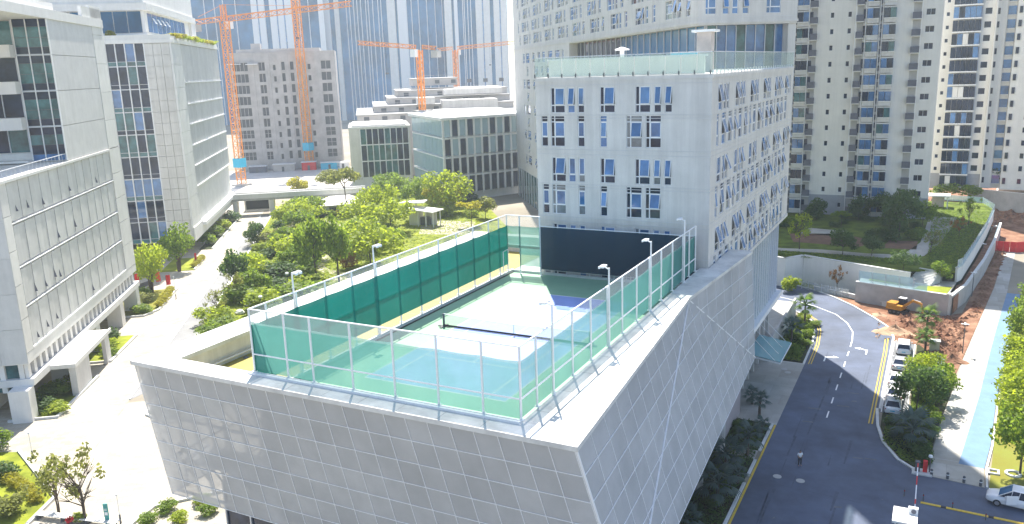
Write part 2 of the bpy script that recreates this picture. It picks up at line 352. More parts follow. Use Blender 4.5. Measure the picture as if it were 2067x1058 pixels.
slab_pattern(M['paving'], 1.2, .6, AB, .6); slab_pattern(M['pave2'], 3.0, 3.0, 0, .7); slab_pattern(M['asphalt'], 60, 70, .2, .9)
sheet('plaza', bpts([(-90,-60),(-43,-60),(-43,320),(-90,320)]), .0, M['paving'])
sheet('plaza', bpts([(-42.95,-60),(-22,-60),(-22,10),(-30,46),(-42.95,46)]), .0, M['paving'])
sheet('asphalt_lane', bpts([(-42.9,47),(-39.6,52),(-39.5,84),(-40,190),(-42.9,190)]), .0, mat('lane asphalt', (.22,.22,.225), .85, 0, .12, .4, .1, 12))
strip('kerb', bpts([(-43,47),(-43,120),(-42.9,190)]), .25, 0, M['kerb'], .12)
strip('kerb', bpts([(-39.5,52),(-39.4,84),(-40,190)]), .5, 0, M['kerb'], .15)
sheet('garden_lawn', bpts([(-39.2,54),(-39.2,84),(-39.8,190),(-36,232),(24,232),(24,120),(0,60),(-20,40)]), .06, M['lawn'])
gp = bpts([(-8,100),(-16,107),(-21,112.5),(-22.5,117),(-21,126),(-17.5,134),(-15.5,143),(-16,152),(-18,160),(-22,172),(-24,186)])
strip('garden_path', gp, 2.2, .062, M['paving'], .03)
sheet('garden_terrace', bpts([(-20,104),(-8,96),(4,92),(6,104),(-8,112)]), .09, M['paving'])
sheet('pavilion_terrace', bpts([(1,146),(14,140),(17,158),(3,166)]), .09, M['paving'])
sheet('construction_yard', bpts([(-64,236),(-10,236),(-10,312),(-70,312)]), .02, mat('pale construction ground', (.52,.49,.45), .9, 0, .15, .15))
b = MB()                                       # darker paving stones sprinkled over the plaza
for _ in range(150):
    u, v = random.uniform(-47.5, -28), random.uniform(0, 46)
    if u > -43.4 and v > 44: continue
    a = random.uniform(.25, .7); b.prism([BW(u,v),BW(u+a,v),BW(u+a,v+.12),BW(u,v+.12)], .0, .004)
for _ in range(160):
    u, v = random.uniform(-49, -43.6), random.uniform(20, 170)
    a = random.uniform(.25, .7); b.prism([BW(u,v),BW(u+a,v),BW(u+a,v+.12),BW(u,v+.12)], .0, .004)
struct('paving_stone_inlay', b, mat('darker granite', (.40,.37,.31), .85, 0, .1, 2))
b = MB()
for k in range(30): b.prism([BW(-49.5,4+k*6),BW(-43.3,4+k*6),BW(-43.3,4.06+k*6),BW(-49.5,4.06+k*6)], .0, .003)
struct('paving_joint', b, M['concrete'])

# raised garden by the apartment towers
ZT = 5.0
sheet('raised_garden', [(-40,117),(3,97.6),(5.4,97.2),(7.8,100.5),(25.6,93.2),(25.7,96.5),(32.5,97.5),(33.2,99),(35.5,117),(38,137),(40.4,160),(40,172),(26,172),(-40,190)], ZT, mat('shaded lawn', (.085,.125,.015), .95, 0, .35, .35, .8, 14, .2, (.15,.20,.02)))  # darker copy of the lawn, with part of the shade in its colour
bl = MB(); bl.prism([(-40,118),(3,98.6),(5.4,98.2),(7.8,101.4),(25,94.4),(25.2,97),(32.3,98),(33,99.5),(35.3,117),(37.8,137),(40.2,160),(39.8,171.5),(26,171.5),(-40,189)], 0, ZT-.35); struct('raised_ground', bl, M['soil'])
sheet('garden_walk', [(-8,109.5),(3,106.4),(10,107.6),(18,106.8),(22.5,107.5),(24.4,110),(26.5,120),(27,134),(27.5,150),(33,150),(31.5,134),(29.5,118),(27.4,108),(25,103.8),(20,103.4),(9,104.6),(2,103.8),(-8,106.8)], ZT+.03, M['pave2'])
sheet('lower_terrace', [(17.9,91.3),(31.3,87.7),(32.6,97.4),(25.7,96.4),(25.6,92.9),(18.2,95.6)], 3.3, M['pave2'])
sheet('terrace_lawn', [(26.2,89.4),(31.1,88.1),(32.0,93.4),(27.2,92.3)], 3.36, M['lawn'])
sheet('terrace_lawn', [(19.4,93.4),(25.2,91.6),(25.5,92.7),(19.6,94.8)], 3.4, M['lawn'])
sheet('garden_plaza', [(4,122),(11,121),(12,127),(5,128.5)], ZT+.03, M['pave2'])

# ------------------------------------------------------------------ podium building with the court on its roof
pod = thing('podium_building', 'low building clad in tilted grey perforated panels carrying the roof tennis court', 'building', (0,0,0))
def lerp(a, c, t): return tuple(a[i]+(c[i]-a[i])*t for i in range(len(a)))
TL, TR, BL, BR = (-19.25,-19.1,21.55), (13.26,-19.1,21.55), (-19.96,-17,10.6), (15.5,-17,10.6)
KK, EE, GG = (11.2,9.3,21.55), (12.5,28,21.55), (13.15,28,10.6)
def panel(q, n, name, parent, m, inset=.022, th=.05):
    """one cladding panel on four corner points, its rim bent back along -n"""
    c = Vector((0,0,0))
    for p in q: c += Vector(p)
    c /= 4; n = Vector(n); f = []
    for p in q:
        d = (c-Vector(p)); f.append(Vector(p) + d.normalized()*inset*1.4 + n*.03)
    b = MB(); bk = [p - n*th for p in f]
    b.v = [tuple(p) for p in f+bk]; b.f = [(0,1,2),(0,2,3)] + [(i,4+i,4+(i+1)%4,(i+1)%4) for i in range(4)]
    return part(name, b, m, parent)
NC, NR = 22, 7
nf = Vector((0,-1,-.19)).normalized()
for i in range(NC):
    for j in range(NR):
        P = lambda a, c: lerp(lerp(BL, BR, a/NC), lerp(TL, TR, a/NC), c/NR)
        panel([P(i,j),P(i+1,j),P(i+1,j+1),P(i,j+1)], nf, 'panel', pod, M['perf'])
def wall_x(y, z):                               # the folded side wall: three flat facets in (y, z)
    def tri(A, Bq, Cq):
        d = (Bq[1]-A[1])*(Cq[2]-A[2])-(Cq[1]-A[1])*(Bq[2]-A[2])
        u = ((y-A[1])*(Cq[2]-A[2])-(Cq[1]-A[1])*(z-A[2]))/d; v = ((Bq[1]-A[1])*(z-A[2])-(y-A[1])*(Bq[2]-A[2]))/d
        return u, v, A[0]+u*(Bq[0]-A[0])+v*(Cq[0]-A[0])
    best = None
    for T in ((TR,KK,BR),(KK,EE,GG),(KK,GG,BR)):
        u, v, x = tri(*T); m_ = min(u, v, 1-u-v)
        if best is None or m_ > best[0]: best = (m_, x)
    return best[1]
def WP(a, c):
    z = 10.6+(21.55-10.6)*c; y0 = -17+(-2.1)*c; y = y0+(28-y0)*a
    return (wall_x(y, z), y, z)
MC = 20
for i in range(MC):
    for j in range(NR):
        panel([WP(i/MC,j/NR),WP((i+1)/MC,j/NR),WP((i+1)/MC,(j+1)/NR),WP(i/MC,(j+1)/NR)], (.97,0,-.18), 'panel', pod, M['perf'])
rb = MB()
for j in range(NR+1):
    rb.tube([tuple(Vector(lerp(lerp(BL,BR,i/NC),lerp(TL,TR,i/NC),j/NR))+Vector((0,-.05,-.01))) for i in range(NC+1)], .028, 4)
    rb.tube([tuple(Vector(WP(i/MC,j/NR))+Vector((.055,0,-.01))) for i in range(MC+1)], .03, 4)
for i in range(NC+1): rb.tube([tuple(Vector(lerp(lerp(BL,BR,i/NC),lerp(TL,TR,i/NC),j/NR))+Vector((0,-.045,-.01))) for j in (0,NR)], .024, 4)
for i in range(MC+1): rb.tube([tuple(Vector(WP(i/MC,j/NR))+Vector((.04,0,0))) for j in range(NR+1)], .022, 4)
for a, c in ((KK,GG),(KK,BR),(TR,BR)):
    rb.tube([tuple(Vector(lerp(a,c,k/8))+Vector((.09,0,0))) for k in range(9)], .07, 4)
part('panel_frame', rb, M['rib'], pod)
b = MB()                                        # the steel frame seen through the perforated end
for k in range(7):
    x = -19.2+k*1.55
    b.beam((x,-18.2,21),(x-.4,-16.2,10.8), .16)
    b.beam((x,-18.3,20.5),(x+1.5,-16.4,17), .10); b.beam((x,-17.8,15.5),(x+1.5,-16.6,12), .10)
for z in (20.4, 17.2, 13.8, 11.0):
    b.beam((-19.4,-17.9+(20.4-z)*.1,z),(-9,-17.9+(20.4-z)*.1,z), .16); b.beam((-19.4,-17,z),(-19.4,8,z), .16)
for y in range(-16, 9, 4): b.beam((-19.3,y,21),(-19.5,y,10.8), .16); b.beam((-19.3,y,21),(-19.3,y+4,14), .1)
b.box(-19.6,-17.0,13.5,-10,-14.5,13.7); part('support_frame', b, M['rib'], pod)
b = MB(); b.poly((-19.3,-18.9,21.5),(-19.3,28,21.5),(-19.7,28,10.6),(-19.95,-17,10.6)); part('side_screen', b, M['perf'], pod)
b = MB(); b.prism([(-11.2,-16.0),(12.4,-16.0),(9.9,9.2),(11.2,27.6),(-11.2,27.6)], 10.75, 19.7); part('inner_wall', b, M['stone'], pod)
b = MB(); b.prism([(-11,-16.6),(15,-16.6),(12.8,27.9),(-19.5,27.9),(-19.5,-10),(-11,-10)], 10.55, 10.74); part('soffit', b, M['stone'], pod)
b = MB(); b.box(-18.2,-13.8,.0,7.4,27.5,10.55); part('lobby_glazing', b, M['glass'], pod)
for x in [-18.2+k*2.56 for k in range(11)]:
    b = MB(); b.box(x-.06,-13.95,0,x+.06,-13.82,10.5); part('mullion', b, M['mull'], pod)
for y in [-13.8+k*3.18 for k in range(14)]:
    b = MB(); b.box(7.42,y-.06,0,7.55,y+.06,10.5); part('mullion', b, M['mull'], pod)
for y in (-6, 6, 18, 27): b = MB(); b.lathe([(.45,0),(.45,10.5)], 12, (10.2,y,0)); part('column', b, M['stone'], pod)
# roof slab, parapets, copings
b = MB(); b.prism([(-18.9,-18.3),(12.6,-18.3),(10.5,9.2),(11.8,27.9),(-18.9,27.9)], 19.7, 19.96); part('roof_slab', b, M['stone'], pod)
b = MB(); b.box(-16.75,-17.7,19.97,-9.95,27,20.0); part('roof_deck', b, M['olive'], pod)
for nm, q in (('parapet',[(-18.7,-18.5),(12.8,-18.5),(12.8,-17.8),(-16.8,-17.8),(-18.7,-17.8)]),('parapet',[(-18.7,-17.79),(-16.8,-17.79),(-16.8,27),(-18.7,27)]),
              ('parapet',[(9.66,-17.79),(12.5,-17.79),(10.7,9.2),(11.9,19.3),(9.66,19.3)]),('parapet',[(-18.7,27.01),(-6.95,27.01),(-6.95,28),(-18.7,28)])):
    b = MB(); b.prism(q, 19.97, 21.5); part(nm, b, M['stone'], pod)
cop = [[(-19.45,-19.3),(13.5,-19.3),(12.9,-17.62),(-16.6,-17.62)],[(-19.45,-19.29),(-16.61,-17.62),(-16.6,26.9),(-19.45,28.2)],
       [(13.5,-19.29),(11.38,9.3),(12.62,28),(10.35,28),(10.35,19.36),(9.56,19.3),(9.56,-17.61),(12.9,-17.61)],[(-19.44,28.2),(-16.6,26.91),(-6.95,26.91),(-6.95,28.2)]]
for q in cop: b = MB(); b.prism(q, 21.52, 21.8); part('coping', b, M['coping'], pod)
b = MB()
for k in range(12): b.box(-19.4+k*2.72,-19.28,21.8,-19.37+k*2.72,-17.65,21.806)
for k in range(11): b.box(-19.4,-16+k*3.9,21.8,-16.65,-15.97+k*3.9,21.806); b.box(9.6,-16+k*3.2,21.8,11.1,-15.97+k*3.2,21.806)
part('coping_joint', b, M['concrete'], pod)
b = MB(); b.box(-9.9,-18.05,21.8,9.6,-17.85,21.92); b.box(-9.9,-17.68,21.8,9.6,-17.6,21.87); part('coping_rail', b, M['white'], pod)
b = MB(); b.box(-9.7,-16.6,20.0,-9.5,18.6,20.3); b.box(-9.7,18.4,20,9.3,18.6,20.25); part('deck_kerb', b, M['kerb'], pod)
b = MB(); b.box(-9.49,-16.6,20.008,-9.33,18.2,20.05); part('kerb_strip', b, M['black'], pod)  # black rubber strip laid as the dark gap beside the kerb

b = MB()
for k in range(9): b.box(-16.2,-15.5+k*4.4,20.001,-10.4,-15.47+k*4.4,20.006)
part('deck_joint', b, M['concrete'], pod)
for y in (-12, -2, 8, 18): b = MB(); b.lathe([(.22,0),(.22,.02),(.1,.1)], 12, (-16.3,y,20.0)); part('roof_drain', b, M['dkgrey'], pod)
b = MB(); b.tube([(-16.5,-17,20.4),(-16.5,26,20.4)], .06, 6); part('conduit', b, M['mull'], pod)
# tennis court
court = thing('tennis_court', 'blue hard court with green apron and white lines on the podium roof', 'tennis court', (0,0,20))
b = MB(); b.box(-9.5,-17.6,-.02,9.62,18.4,.006); part('apron', b, M['cgreen'], court)
b = MB(); b.box(-5.485,-11.885,.007,5.485,11.885,.011); part('playing_area', b, M['cblue'], court)
def cl(x0, y0, x1, y1):
    b = MB(); b.box(x0, y0, .0115, x1, y1, .0155); part('court_line', b, M['line'], court)
for x in (-5.485, -4.115, 4.065, 5.435): cl(x, -11.885, x+.06, 11.885)
for y in (-11.885, 11.785): cl(-5.42, y, 5.42, y+.1)
for y in (-6.43, 6.37): cl(-4.05, y, 4.05, y+.06)
cl(-.03, -6.36, .03, 6.36)
nett = thing('tennis_net', 'low dark tennis net strung across the middle of the court', 'tennis net', (0,0,20.02))
for x in (-6.4, 6.4):
    b = MB(); b.box(x-.07,-.07,0,x+.07,.07,1.09); b.box(x-.5,-.12,0,x+.5,.12,.07); b.box(x-.1,-.55,0,x+.1,.55,.07); part('post', b, M['dkgrey'], nett)
ns = 24; top = lambda x: .914 + .156*abs(x)/6.33
b = MB()
for k in range(ns):
    x0, x1 = -6.33+12.66*k/ns, -6.33+12.66*(k+1)/ns; b.poly((x0,0,.06),(x1,0,.06),(x1,0,top(x1)),(x0,0,top(x0)))
part('netting', b, M['tnet'], nett)
b = MB(); b.tube([(-6.33+12.66*k/ns,0,top(-6.33+12.66*k/ns)) for k in range(ns+1)], .03, 5); part('top_band', b, M['lampw'], nett)
b = MB(); b.box(-6.33,-.03,.02,6.33,.03,.17); part('bottom_band', b, M['black'], nett)
b = MB(); b.box(-.03,-.02,.03,.03,.02,.92); part('strap', b, M['lampw'], nett)

# fence of the court
fen = thing('court_fence', 'tall white post fence with green windscreens around the roof tennis court', 'fence', (0,0,20))
XN = [-9.8,-6.95,-4.89,-1.84,1.22,4.22,7.12,9.46]; YR = [-17.5,-15.5,-13.3,-10.4,-7.4,-4.4,-1.5,1.6,4.6,7.6,10.7,13.8,15.8,17.9]
YL = [-17.5,-16.0,-13.1,-10.1,-7.05,-4.05,-1.1,1.95,5.05,8.05,11.1,14.1,16.2,17.9]; XB = [-9.8,-8.35,-6.1]
postm = {}
def post(x, y, z0):
    if z0 not in postm:
        b = MB(); b.lathe([(.07,z0),(.07,6.0)], 8); b.box(-.14,-.14,z0,.14,.14,z0+.05); postm[z0] = b.mesh(M['white'], 'post')
    ob('post', postm[z0], fen, (x, y, 0))
for x in XN: post(x, -17.5, 1.8)
for y in YR[1:]: post(9.46, y, 1.8)
for y in YL[1:]: post(-9.8, y, .3)
post(-8.35, 17.9, 0); post(-6.1, 17.9, 0)
def rail(p, q, r=.055): b = MB(); b.tube([p, q], r, 6); part('rail', b, M['white'], fen)
for z in (6, 3):
    rail((-9.8,-17.5,z),(9.46,-17.5,z)); rail((9.46,-17.5,z),(9.46,17.9,z)); rail((-9.8,-17.5,z),(-9.8,17.9,z)); rail((-9.8,17.9,z),(-6.1,17.9,z))
rail((-6.1,17.9,5.05),(9.46,17.9,5.05),.04)
def bay(p, q, z0, z1, name, m, off=0, sag=0):
    b = MB(); n = 6; P = [lerp(p, q, k/n) for k in range(n+1)]
    d = Vector((q[0]-p[0], q[1]-p[1])).normalized(); nx, ny = -d.y*off, d.x*off
    zz = lambda k: z1 - sag*math.sin(PI*k/n)
    for k in range(n):
        b.poly((P[k][0]+nx,P[k][1]+ny,z0),(P[k+1][0]+nx,P[k+1][1]+ny,z0),(P[k+1][0]+nx,P[k+1][1]+ny,zz(k+1)),(P[k][0]+nx,P[k][1]+ny,zz(k)))
    part(name, b, m, fen)
for a, c in zip(XN, XN[1:]):
    bay((a,-17.5),(c,-17.5),5.0,5.97,'mesh_panel',M['chain'],.02); bay((a,-17.5),(c,-17.5),1.82,5.15,'windscreen',M['net'],.09,.06)
for a, c in zip(YR, YR[1:]):
    bay((9.46,a),(9.46,c),5.0,5.97,'mesh_panel',M['chain'],.02); bay((9.46,a),(9.46,c),1.82,5.1,'windscreen',M['net'],.09,.05)
for a, c in zip(YL, YL[1:]):
    bay((-9.8,a),(-9.8,c),4.9,5.97,'mesh_panel',M['chain'],-.02); bay((-9.8,a),(-9.8,c),.3,1.0,'mesh_panel',M['chain'],-.02)
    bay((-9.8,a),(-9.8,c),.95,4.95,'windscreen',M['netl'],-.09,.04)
for a, c in zip(XB, XB[1:]): bay((a,17.9),(c,17.9),4.9,5.97,'mesh_panel',M['chain'],.02)
bay((-8.35,17.9),(-6.1,17.9),.9,4.95,'windscreen',M['net'],-.09,.04); bay((-9.8,17.9),(-8.35,17.9),2.7,4.95,'windscreen',M['net'],-.09,.04)
for k in range(5):
    x0 = -6.1+k*3.11; bay((x0,17.95),(x0+3.11,17.95),.7,5.0,'windscreen',M['navy'],-.05,.02)
b = MB(); b.tube([(-9.7,17.8,.1),(-9.7,17.8,2.5),(-9.55,16.5,2.5),(-9.55,16.5,.1)], .05, 6); part('gate_leaf', b, M['white'], fen)
b = MB(); b.tube([(-6,18.3,.95),(9.3,18.3,.95)], .035, 6)
for k in range(7): b.tube([(-6+k*2.5,18.3,.2),(-6+k*2.5,18.3,.95)], .035, 6)
b.tube([(-6,18.3,.55),(9.3,18.3,.55)], .025, 6); part('handrail', b, M['white'], fen)

def floodlight(x, y, z0, side, label):
    t = thing('floodlight', label, 'floodlight', (x, y, z0), 0, 'floodlights around the court')
    H = 27.3 - z0
    b = MB(); b.lathe([(.12,0),(.12,.06),(.075,.08),(.06,H)], 8); part('pole', b, M['white'], t)
    b = MB(); b.tube([(0,0,H-.1),(side*.45,0,H+.12)], .05, 6); part('arm', b, M['white'], t)
    for dy in (-.2, .2):
        b = MB(); b.prism([(side*.25,dy-.15),(side*.55,dy-.15),(side*.55,dy+.15),(side*.25,dy+.15)], H+.02, H+.13)
        b.box(min(side*.55,side*.64),dy-.12,H-.05,max(side*.55,side*.64),dy+.12,H+.1); part('lamp_head', b, M['lampw'], t)
for y, l in ((-13.6,'nearest the front building corner'),(-4.5,'standing level with the net'),(4.45,'with its head against the navy screen'),(13.7,'closest to the pale hotel wall')):
    floodlight(9.62, y, 21.8, -1, 'white floodlight on the road side fence ' + l)
floodlight(-9.98, -13.1, 20.0, 1, 'white floodlight on the garden side fence above the ochre roof strip')
floodlight(-9.98, -4.0, 20.0, 1, 'white floodlight on the garden side fence beside the curved garden path')

# ------------------------------------------------------------------ facades and windows
def mesh2(pairs, name):
    b = MB(); mi = []; 
    for q, m in pairs:
        n = len(b.v); b.v += q.v; b.f += [tuple(n+i for i in f) for f in q.f]; mi += [m]*len(q.f)
    ms = list(dict.fromkeys(mi)); me = b.mesh(ms[0], name)
    for m in ms[1:]: me.materials.append(m)
    me.polygons.foreach_set('material_index', [ms.index(m) for m in mi]); return me
WC = {}
def window(parent, loc, rot, w, h, kind='plain', open_=0., gm=None, fm=None, depth=.12):
    """kind: plain | hotelA (sash over a fixed pane) | hotelB (top light, sash, fixed pane); two lights when wide"""
    gm = gm or M['glass']; fm = fm or M['frame']
    key = (round(w,2), round(h,2), kind, round(open_,2), gm.name, fm.name)
    if key not in WC:
        fr = MB(); t = .055; d0, d1 = depth-.05, depth+.05
        for q in ((0,0,t,h),(w-t,0,w,h),(t,0,w-t,t),(t,h-t,w-t,h)): fr.box(q[0],d0,q[1],q[2],d1,q[3])
        panes, sash = [], []
        if kind == 'plain':
            n = max(1, round(w/1.1))
            for k in range(1, n): fr.box(w*k/n-.03,d0,t,w*k/n+.03,d1,h-t)
            panes = [(w*k/n+.03, t, w*(k+1)/n-.03, h-t) for k in range(n)]
        else:
            tz = .30*h if kind == 'hotelA' else .31*h; tops = h if kind == 'hotelA' else .80*h; sx = .27*w if w > 1.2 else t
            fr.box(t,d0-.01,tz-.05,w-t,d1,tz+.05)
            if kind == 'hotelB': fr.box(t,d0-.01,tops-.04,w-t,d1,tops+.04)
            if w > 1.2:
                fr.box(sx-.05,d0,t,sx+.05,d1,h-t); panes += [(t,t,sx-.05,tz-.05),(t,tz+.05,sx-.05,tops-.05)]
                if kind == 'hotelB': panes.append((t,tops+.04,sx-.05,h-t))
            panes.append((sx+.05 if w > 1.2 else t, t, w-t, tz-.05))
            if kind == 'hotelB': panes.append((sx+.05 if w > 1.2 else t, tops+.04, w-t, h-t))
            sash.append((sx+(.05 if w > 1.2 else 0), tz+.05, w-t, tops-(.04 if kind == 'hotelB' else t)))
        pm = []
        for x0, z0, x1, z1 in panes:
            q = MB(); q.poly((x0,depth+.02,z0),(x1,depth+.02,z0),(x1,depth+.02,z1),(x0,depth+.02,z1)); pm.append(('pane', q.mesh(gm, 'pane'), None))
        for x0, z0, x1, z1 in sash:
            hh = z1-z0; a = MB(); s_ = .055; g = MB()
            for q in ((x0,0,x0+s_,hh),(x1-s_,0,x1,hh),(x0,0,x1,s_),(x0,hh-s_,x1,hh)): a.box(q[0],-.03,q[1]-hh,q[2],.03,q[3]-hh)
            g.poly((x0+s_,-.005,s_-hh),(x1-s_,-.005,s_-hh),(x1-s_,-.005,-s_),(x0+s_,-.005,-s_))
            pm.append(('sash', mesh2([(a, fm), (g, M['glass2'])], 'sash'), (z1, open_)))
            q = MB(); q.poly((x0,depth+.4,z0),(x1,depth+.4,z0),(x1,depth+.4,z1),(x0,depth+.4,z1)); pm.append(('dark_room_back', q.mesh(M['dkgrey'], 'dark_room_back'), None))  # dark sheet in place of the room's shade behind the open sash
        WC[key] = (fr.mesh(fm, 'window'), pm)
    fm_, pm = WC[key]
    o = ob('window', fm_, parent, loc, rot)
    for nm, me, sp in pm:
        if nm == 'dark_room_back' and open_ == 0: continue
        if sp: ob(nm, me, o, (0, depth-.03, sp[0]), (-sp[1], 0, 0))
        else: ob(nm, me, o)
    return o
def wall(parent, loc, rot, L, z0, z1, openings, m, depth=.3, name='wall', thick=0.):
    """vertical wall: local x along, y inwards, with the openings (x0,z0,x1,z1) cut out and lined"""
    xs = sorted({0, L, *[round(q[0],3) for q in openings], *[round(q[2],3) for q in openings]})
    b = MB()
    for x0, x1 in zip(xs, xs[1:]):
        xm = (x0+x1)/2; col = sorted((q[1], q[3]) for q in openings if q[0] < xm < q[2]); z = z0
        for a, c in col:
            if a > z: b.poly((x0,0,z),(x1,0,z),(x1,0,a),(x0,0,a))
            z = max(z, c)
        if z < z1: b.poly((x0,0,z),(x1,0,z),(x1,0,z1),(x0,0,z1))
    for x0, a, x1, c in openings:
        b.poly((x0,0,a),(x0,depth,a),(x0,depth,c),(x0,0,c)); b.poly((x1,depth,a),(x1,0,a),(x1,0,c),(x1,depth,c))
        b.poly((x0,0,a),(x1,0,a),(x1,depth,a),(x0,depth,a)); b.poly((x0,depth,c),(x1,depth,c),(x1,0,c),(x0,0,c))
    if thick: b.box(0,.31,z0,L,thick,z1)
    return part(name, b, m, parent, loc, rot)
def ledge(parent, loc, rot, L, z, h=.12, d=.12, m=None, name='ledge'):
    b = MB(); b.box(0,-d,z,L,.02,z+h); return part(name, b, m or M['stone'], parent, loc, rot)

# ------------------------------------------------------------------ hotel block behind the court
hot = thing('hotel_block', 'pale six storey block with open tilted blue windows rising behind the roof court', 'building', (-6.93,19.4,0))
LF, LS, RT = 17.2, 43.6, 39.2
FA = [(-5.3,-3.84),(-3.53,-2.8),(-2.49,-1.84),(-.24,1.24),(3.23,4.67),(5.0,5.69),(6.02,6.7)]
FB = [(-6.37,-5.68),(-5.36,-3.89),(-2.54,-1.83),(-.26,.44),(2.35,3.89),(4.22,5.7)]
rowsA = [36.0, 29.35, 22.75]; rowsB = [32.78, 26.13, 19.6]
SA = []; SB = []
for k in range(6):
    y = 2.3+k*7.1
    if k < 5 or True:
        SA += [(y, y+1.75), (y+2.3, y+3.2), (y+3.5, y+4.4)] if y+4.4 < LS-.4 else [(y, y+1.75)]
        SB += [(y-.2, y+.6), (y+1.6, y+3.3), (y+4.2, y+5.9)] if y+5.9 < LS-.4 else [(y, y+1.7)]
def hotel_face(loc, rot, L, A, Bq, off, zlow):
    op = []; wl = []
    for rows, cols, kd, h in ((rowsA, A, 'hotelA', 2.38), (rowsB, Bq, 'hotelB', 2.95)):
        for z in rows:
            if z < zlow: continue
            for x0, x1 in cols:
                x0 -= off; x1 -= off; op.append((x0, z, x1, z+h)); wl.append((x0, z, x1-x0, h, kd))
    wall(hot, loc, rot, L, zlow-.3 if zlow > 20 else 19.4, RT, op, M['stone'], .32)
    for x, z, w_, h, kd in wl:
        r = random.random(); closed = (rot == 0 and x < 6 and z < 33 and r < .75) or r < (.22 if rot else .14)
        lx, ly = (loc[0]+x, loc[1]) if rot == 0 else (loc[0], loc[1]+x)
        window(hot, (lx, ly, z), rot, w_, h, kd, 0. if closed else random.choice((.08,.15,.19,.24)) if rot == 0 else random.choice((.12,.22,.3,.36)), random.choice((M['glass'], M['glass'], M['glass2'], M['curtain'])))
hotel_face((0,0,0), 0, LF, FA, FB, -6.93, 19)
hotel_face((LF,0,0), PI/2, LS, SA, SB, 0, 19)
b = MB(); b.box(.35,.75,19.5,LF-.75,LS,RT-.1); b.box(.02,.34,0,4.5,LS,19.4); part('core', b, M['dkgrey'], hot)
b = MB(); b.poly((0,LS,0),(0,0,0),(0,0,RT),(0,LS,RT)); part('wall', b, M['stone'], hot)
b = MB(); b.box(.01,.01,RT,LF-.01,LS,RT+.12); part('roof', b, M['coping'], hot)
for z in (38.55,35.75,35.45,32.45,32.0,29.1,28.8,25.85,25.4,22.5):        # recessed joints read as dark lines, with a thin lip below
    ledge(hot, (0,0,0), 0, LF+.04, z, .05, .035, M['fin'], 'joint_trim')
    ledge(hot, (LF,0,0), PI/2, LS, z, .05, .035, M['stone'], 'joint_trim')
ledge(hot, (0,0,0), 0, LF+.1, RT-.25, .3, .1); ledge(hot, (LF,0,0), PI/2, LS, RT-.25, .3, .1); ledge(hot, (LF,0,0), PI/2, LS, 19.2, .4, .12)
gpm = {}
def balu_panel(parent, x, y, z, rot, w_, h, m):
    k = (round(w_,2), h, m.name)
    if k not in gpm: b = MB(); b.box(.04,-.012,0,w_-.04,.012,h); gpm[k] = b.mesh(m, 'glass_panel')
    return ob('glass_panel', gpm[k], parent, (x, y, z), rot)
bal = thing('terrace_balustrade', 'clear greenish glass balustrade along the terrace edge above the pale hotel block', 'balustrade', (-6.93,19.4,39.32))
for k in range(12): balu_panel(bal, k*1.44, -.06, .1, 0, 1.44, 1.75, M['balu'])
for k in range(30): balu_panel(bal, LF+.06, .1+k*1.44, .1, PI/2, 1.44, 1.75, M['balu'])
b = MB(); b.box(-.02,-.1,1.86,LF+.1,-.02,1.92); b.box(LF+.02,-.1,1.86,LF+.1,LS,1.92); part('top_rail', b, M['rib'], bal)
for k in range(13): b = MB(); b.box(k*1.42-.05,-.1,0,k*1.42+.05,.06,.34); part('clamp', b, M['dkgrey'], bal)
for k in range(30): b = MB(); b.box(LF-.02,k*1.44-.04,0,LF+.1,k*1.44+.04,.34); part('clamp', b, M['rib'], bal)
# terrace furniture
t = thing('roof_shaft', 'brown clad roof shaft with an overhanging white cap on the hotel terrace', 'roof shaft', (6.9,30.0,39.32))
b = MB(); b.box(-.72,-.7,0,.72,.7,3.9); part('shaft', b, M['wood'], t)
b = MB(); b.prism([(-1.15,-1.1),(1.15,-1.1),(1.15,1.1),(-1.15,1.1)], 3.9, 4.12); part('cap', b, M['white'], t)
t = thing('water_tank', 'cyan sheet covered tank standing behind the terrace glass', 'tank', (6.2,24.8,39.32))
b = MB(); b.box(-1.05,-.8,0,1.05,.8,1.9); part('body', b, M['cyan'], t); b = MB(); b.box(-1.12,-.86,1.9,1.12,.86,2.0); part('lid', b, M['white'], t)
t = thing('air_unit', 'dark grey cabinet unit behind the terrace glass beside the cyan tank', 'air unit', (3.9,24.2,39.32))
b = MB(); b.box(-.55,-.5,0,.55,.5,1.9); part('cabinet', b, M['dkgrey'], t)
for k in (0,1): b = MB(); b.lathe([(.3,0),(.3,.04)], 12); part('fan', b, M['ac'], t, (0,-.52,.5+k*.85), (PI/2,0,0))
t = thing('roof_vent', 'short roof pipe with a flat white hat on the hotel terrace', 'vent', (-.6,26.5,39.32))
b = MB(); b.lathe([(.25,0),(.22,2.4)], 12); part('pipe', b, M['white'], t); b = MB(); b.lathe([(.7,2.4),(.75,2.5),(.12,2.72)], 14); part('hat', b, M['white'], t)
t = thing('terrace_parapet', 'long low white wall set back from the terrace glass', 'parapet', (-6.5,21.2,39.32))
b = MB(); b.box(.2,0,0,15.6,.3,1.55); part('wall', b, M['warm'], t); b = MB(); b.box(.1,-.15,1.55,15.8,.5,1.72); part('coping', b, M['roofw'], t)
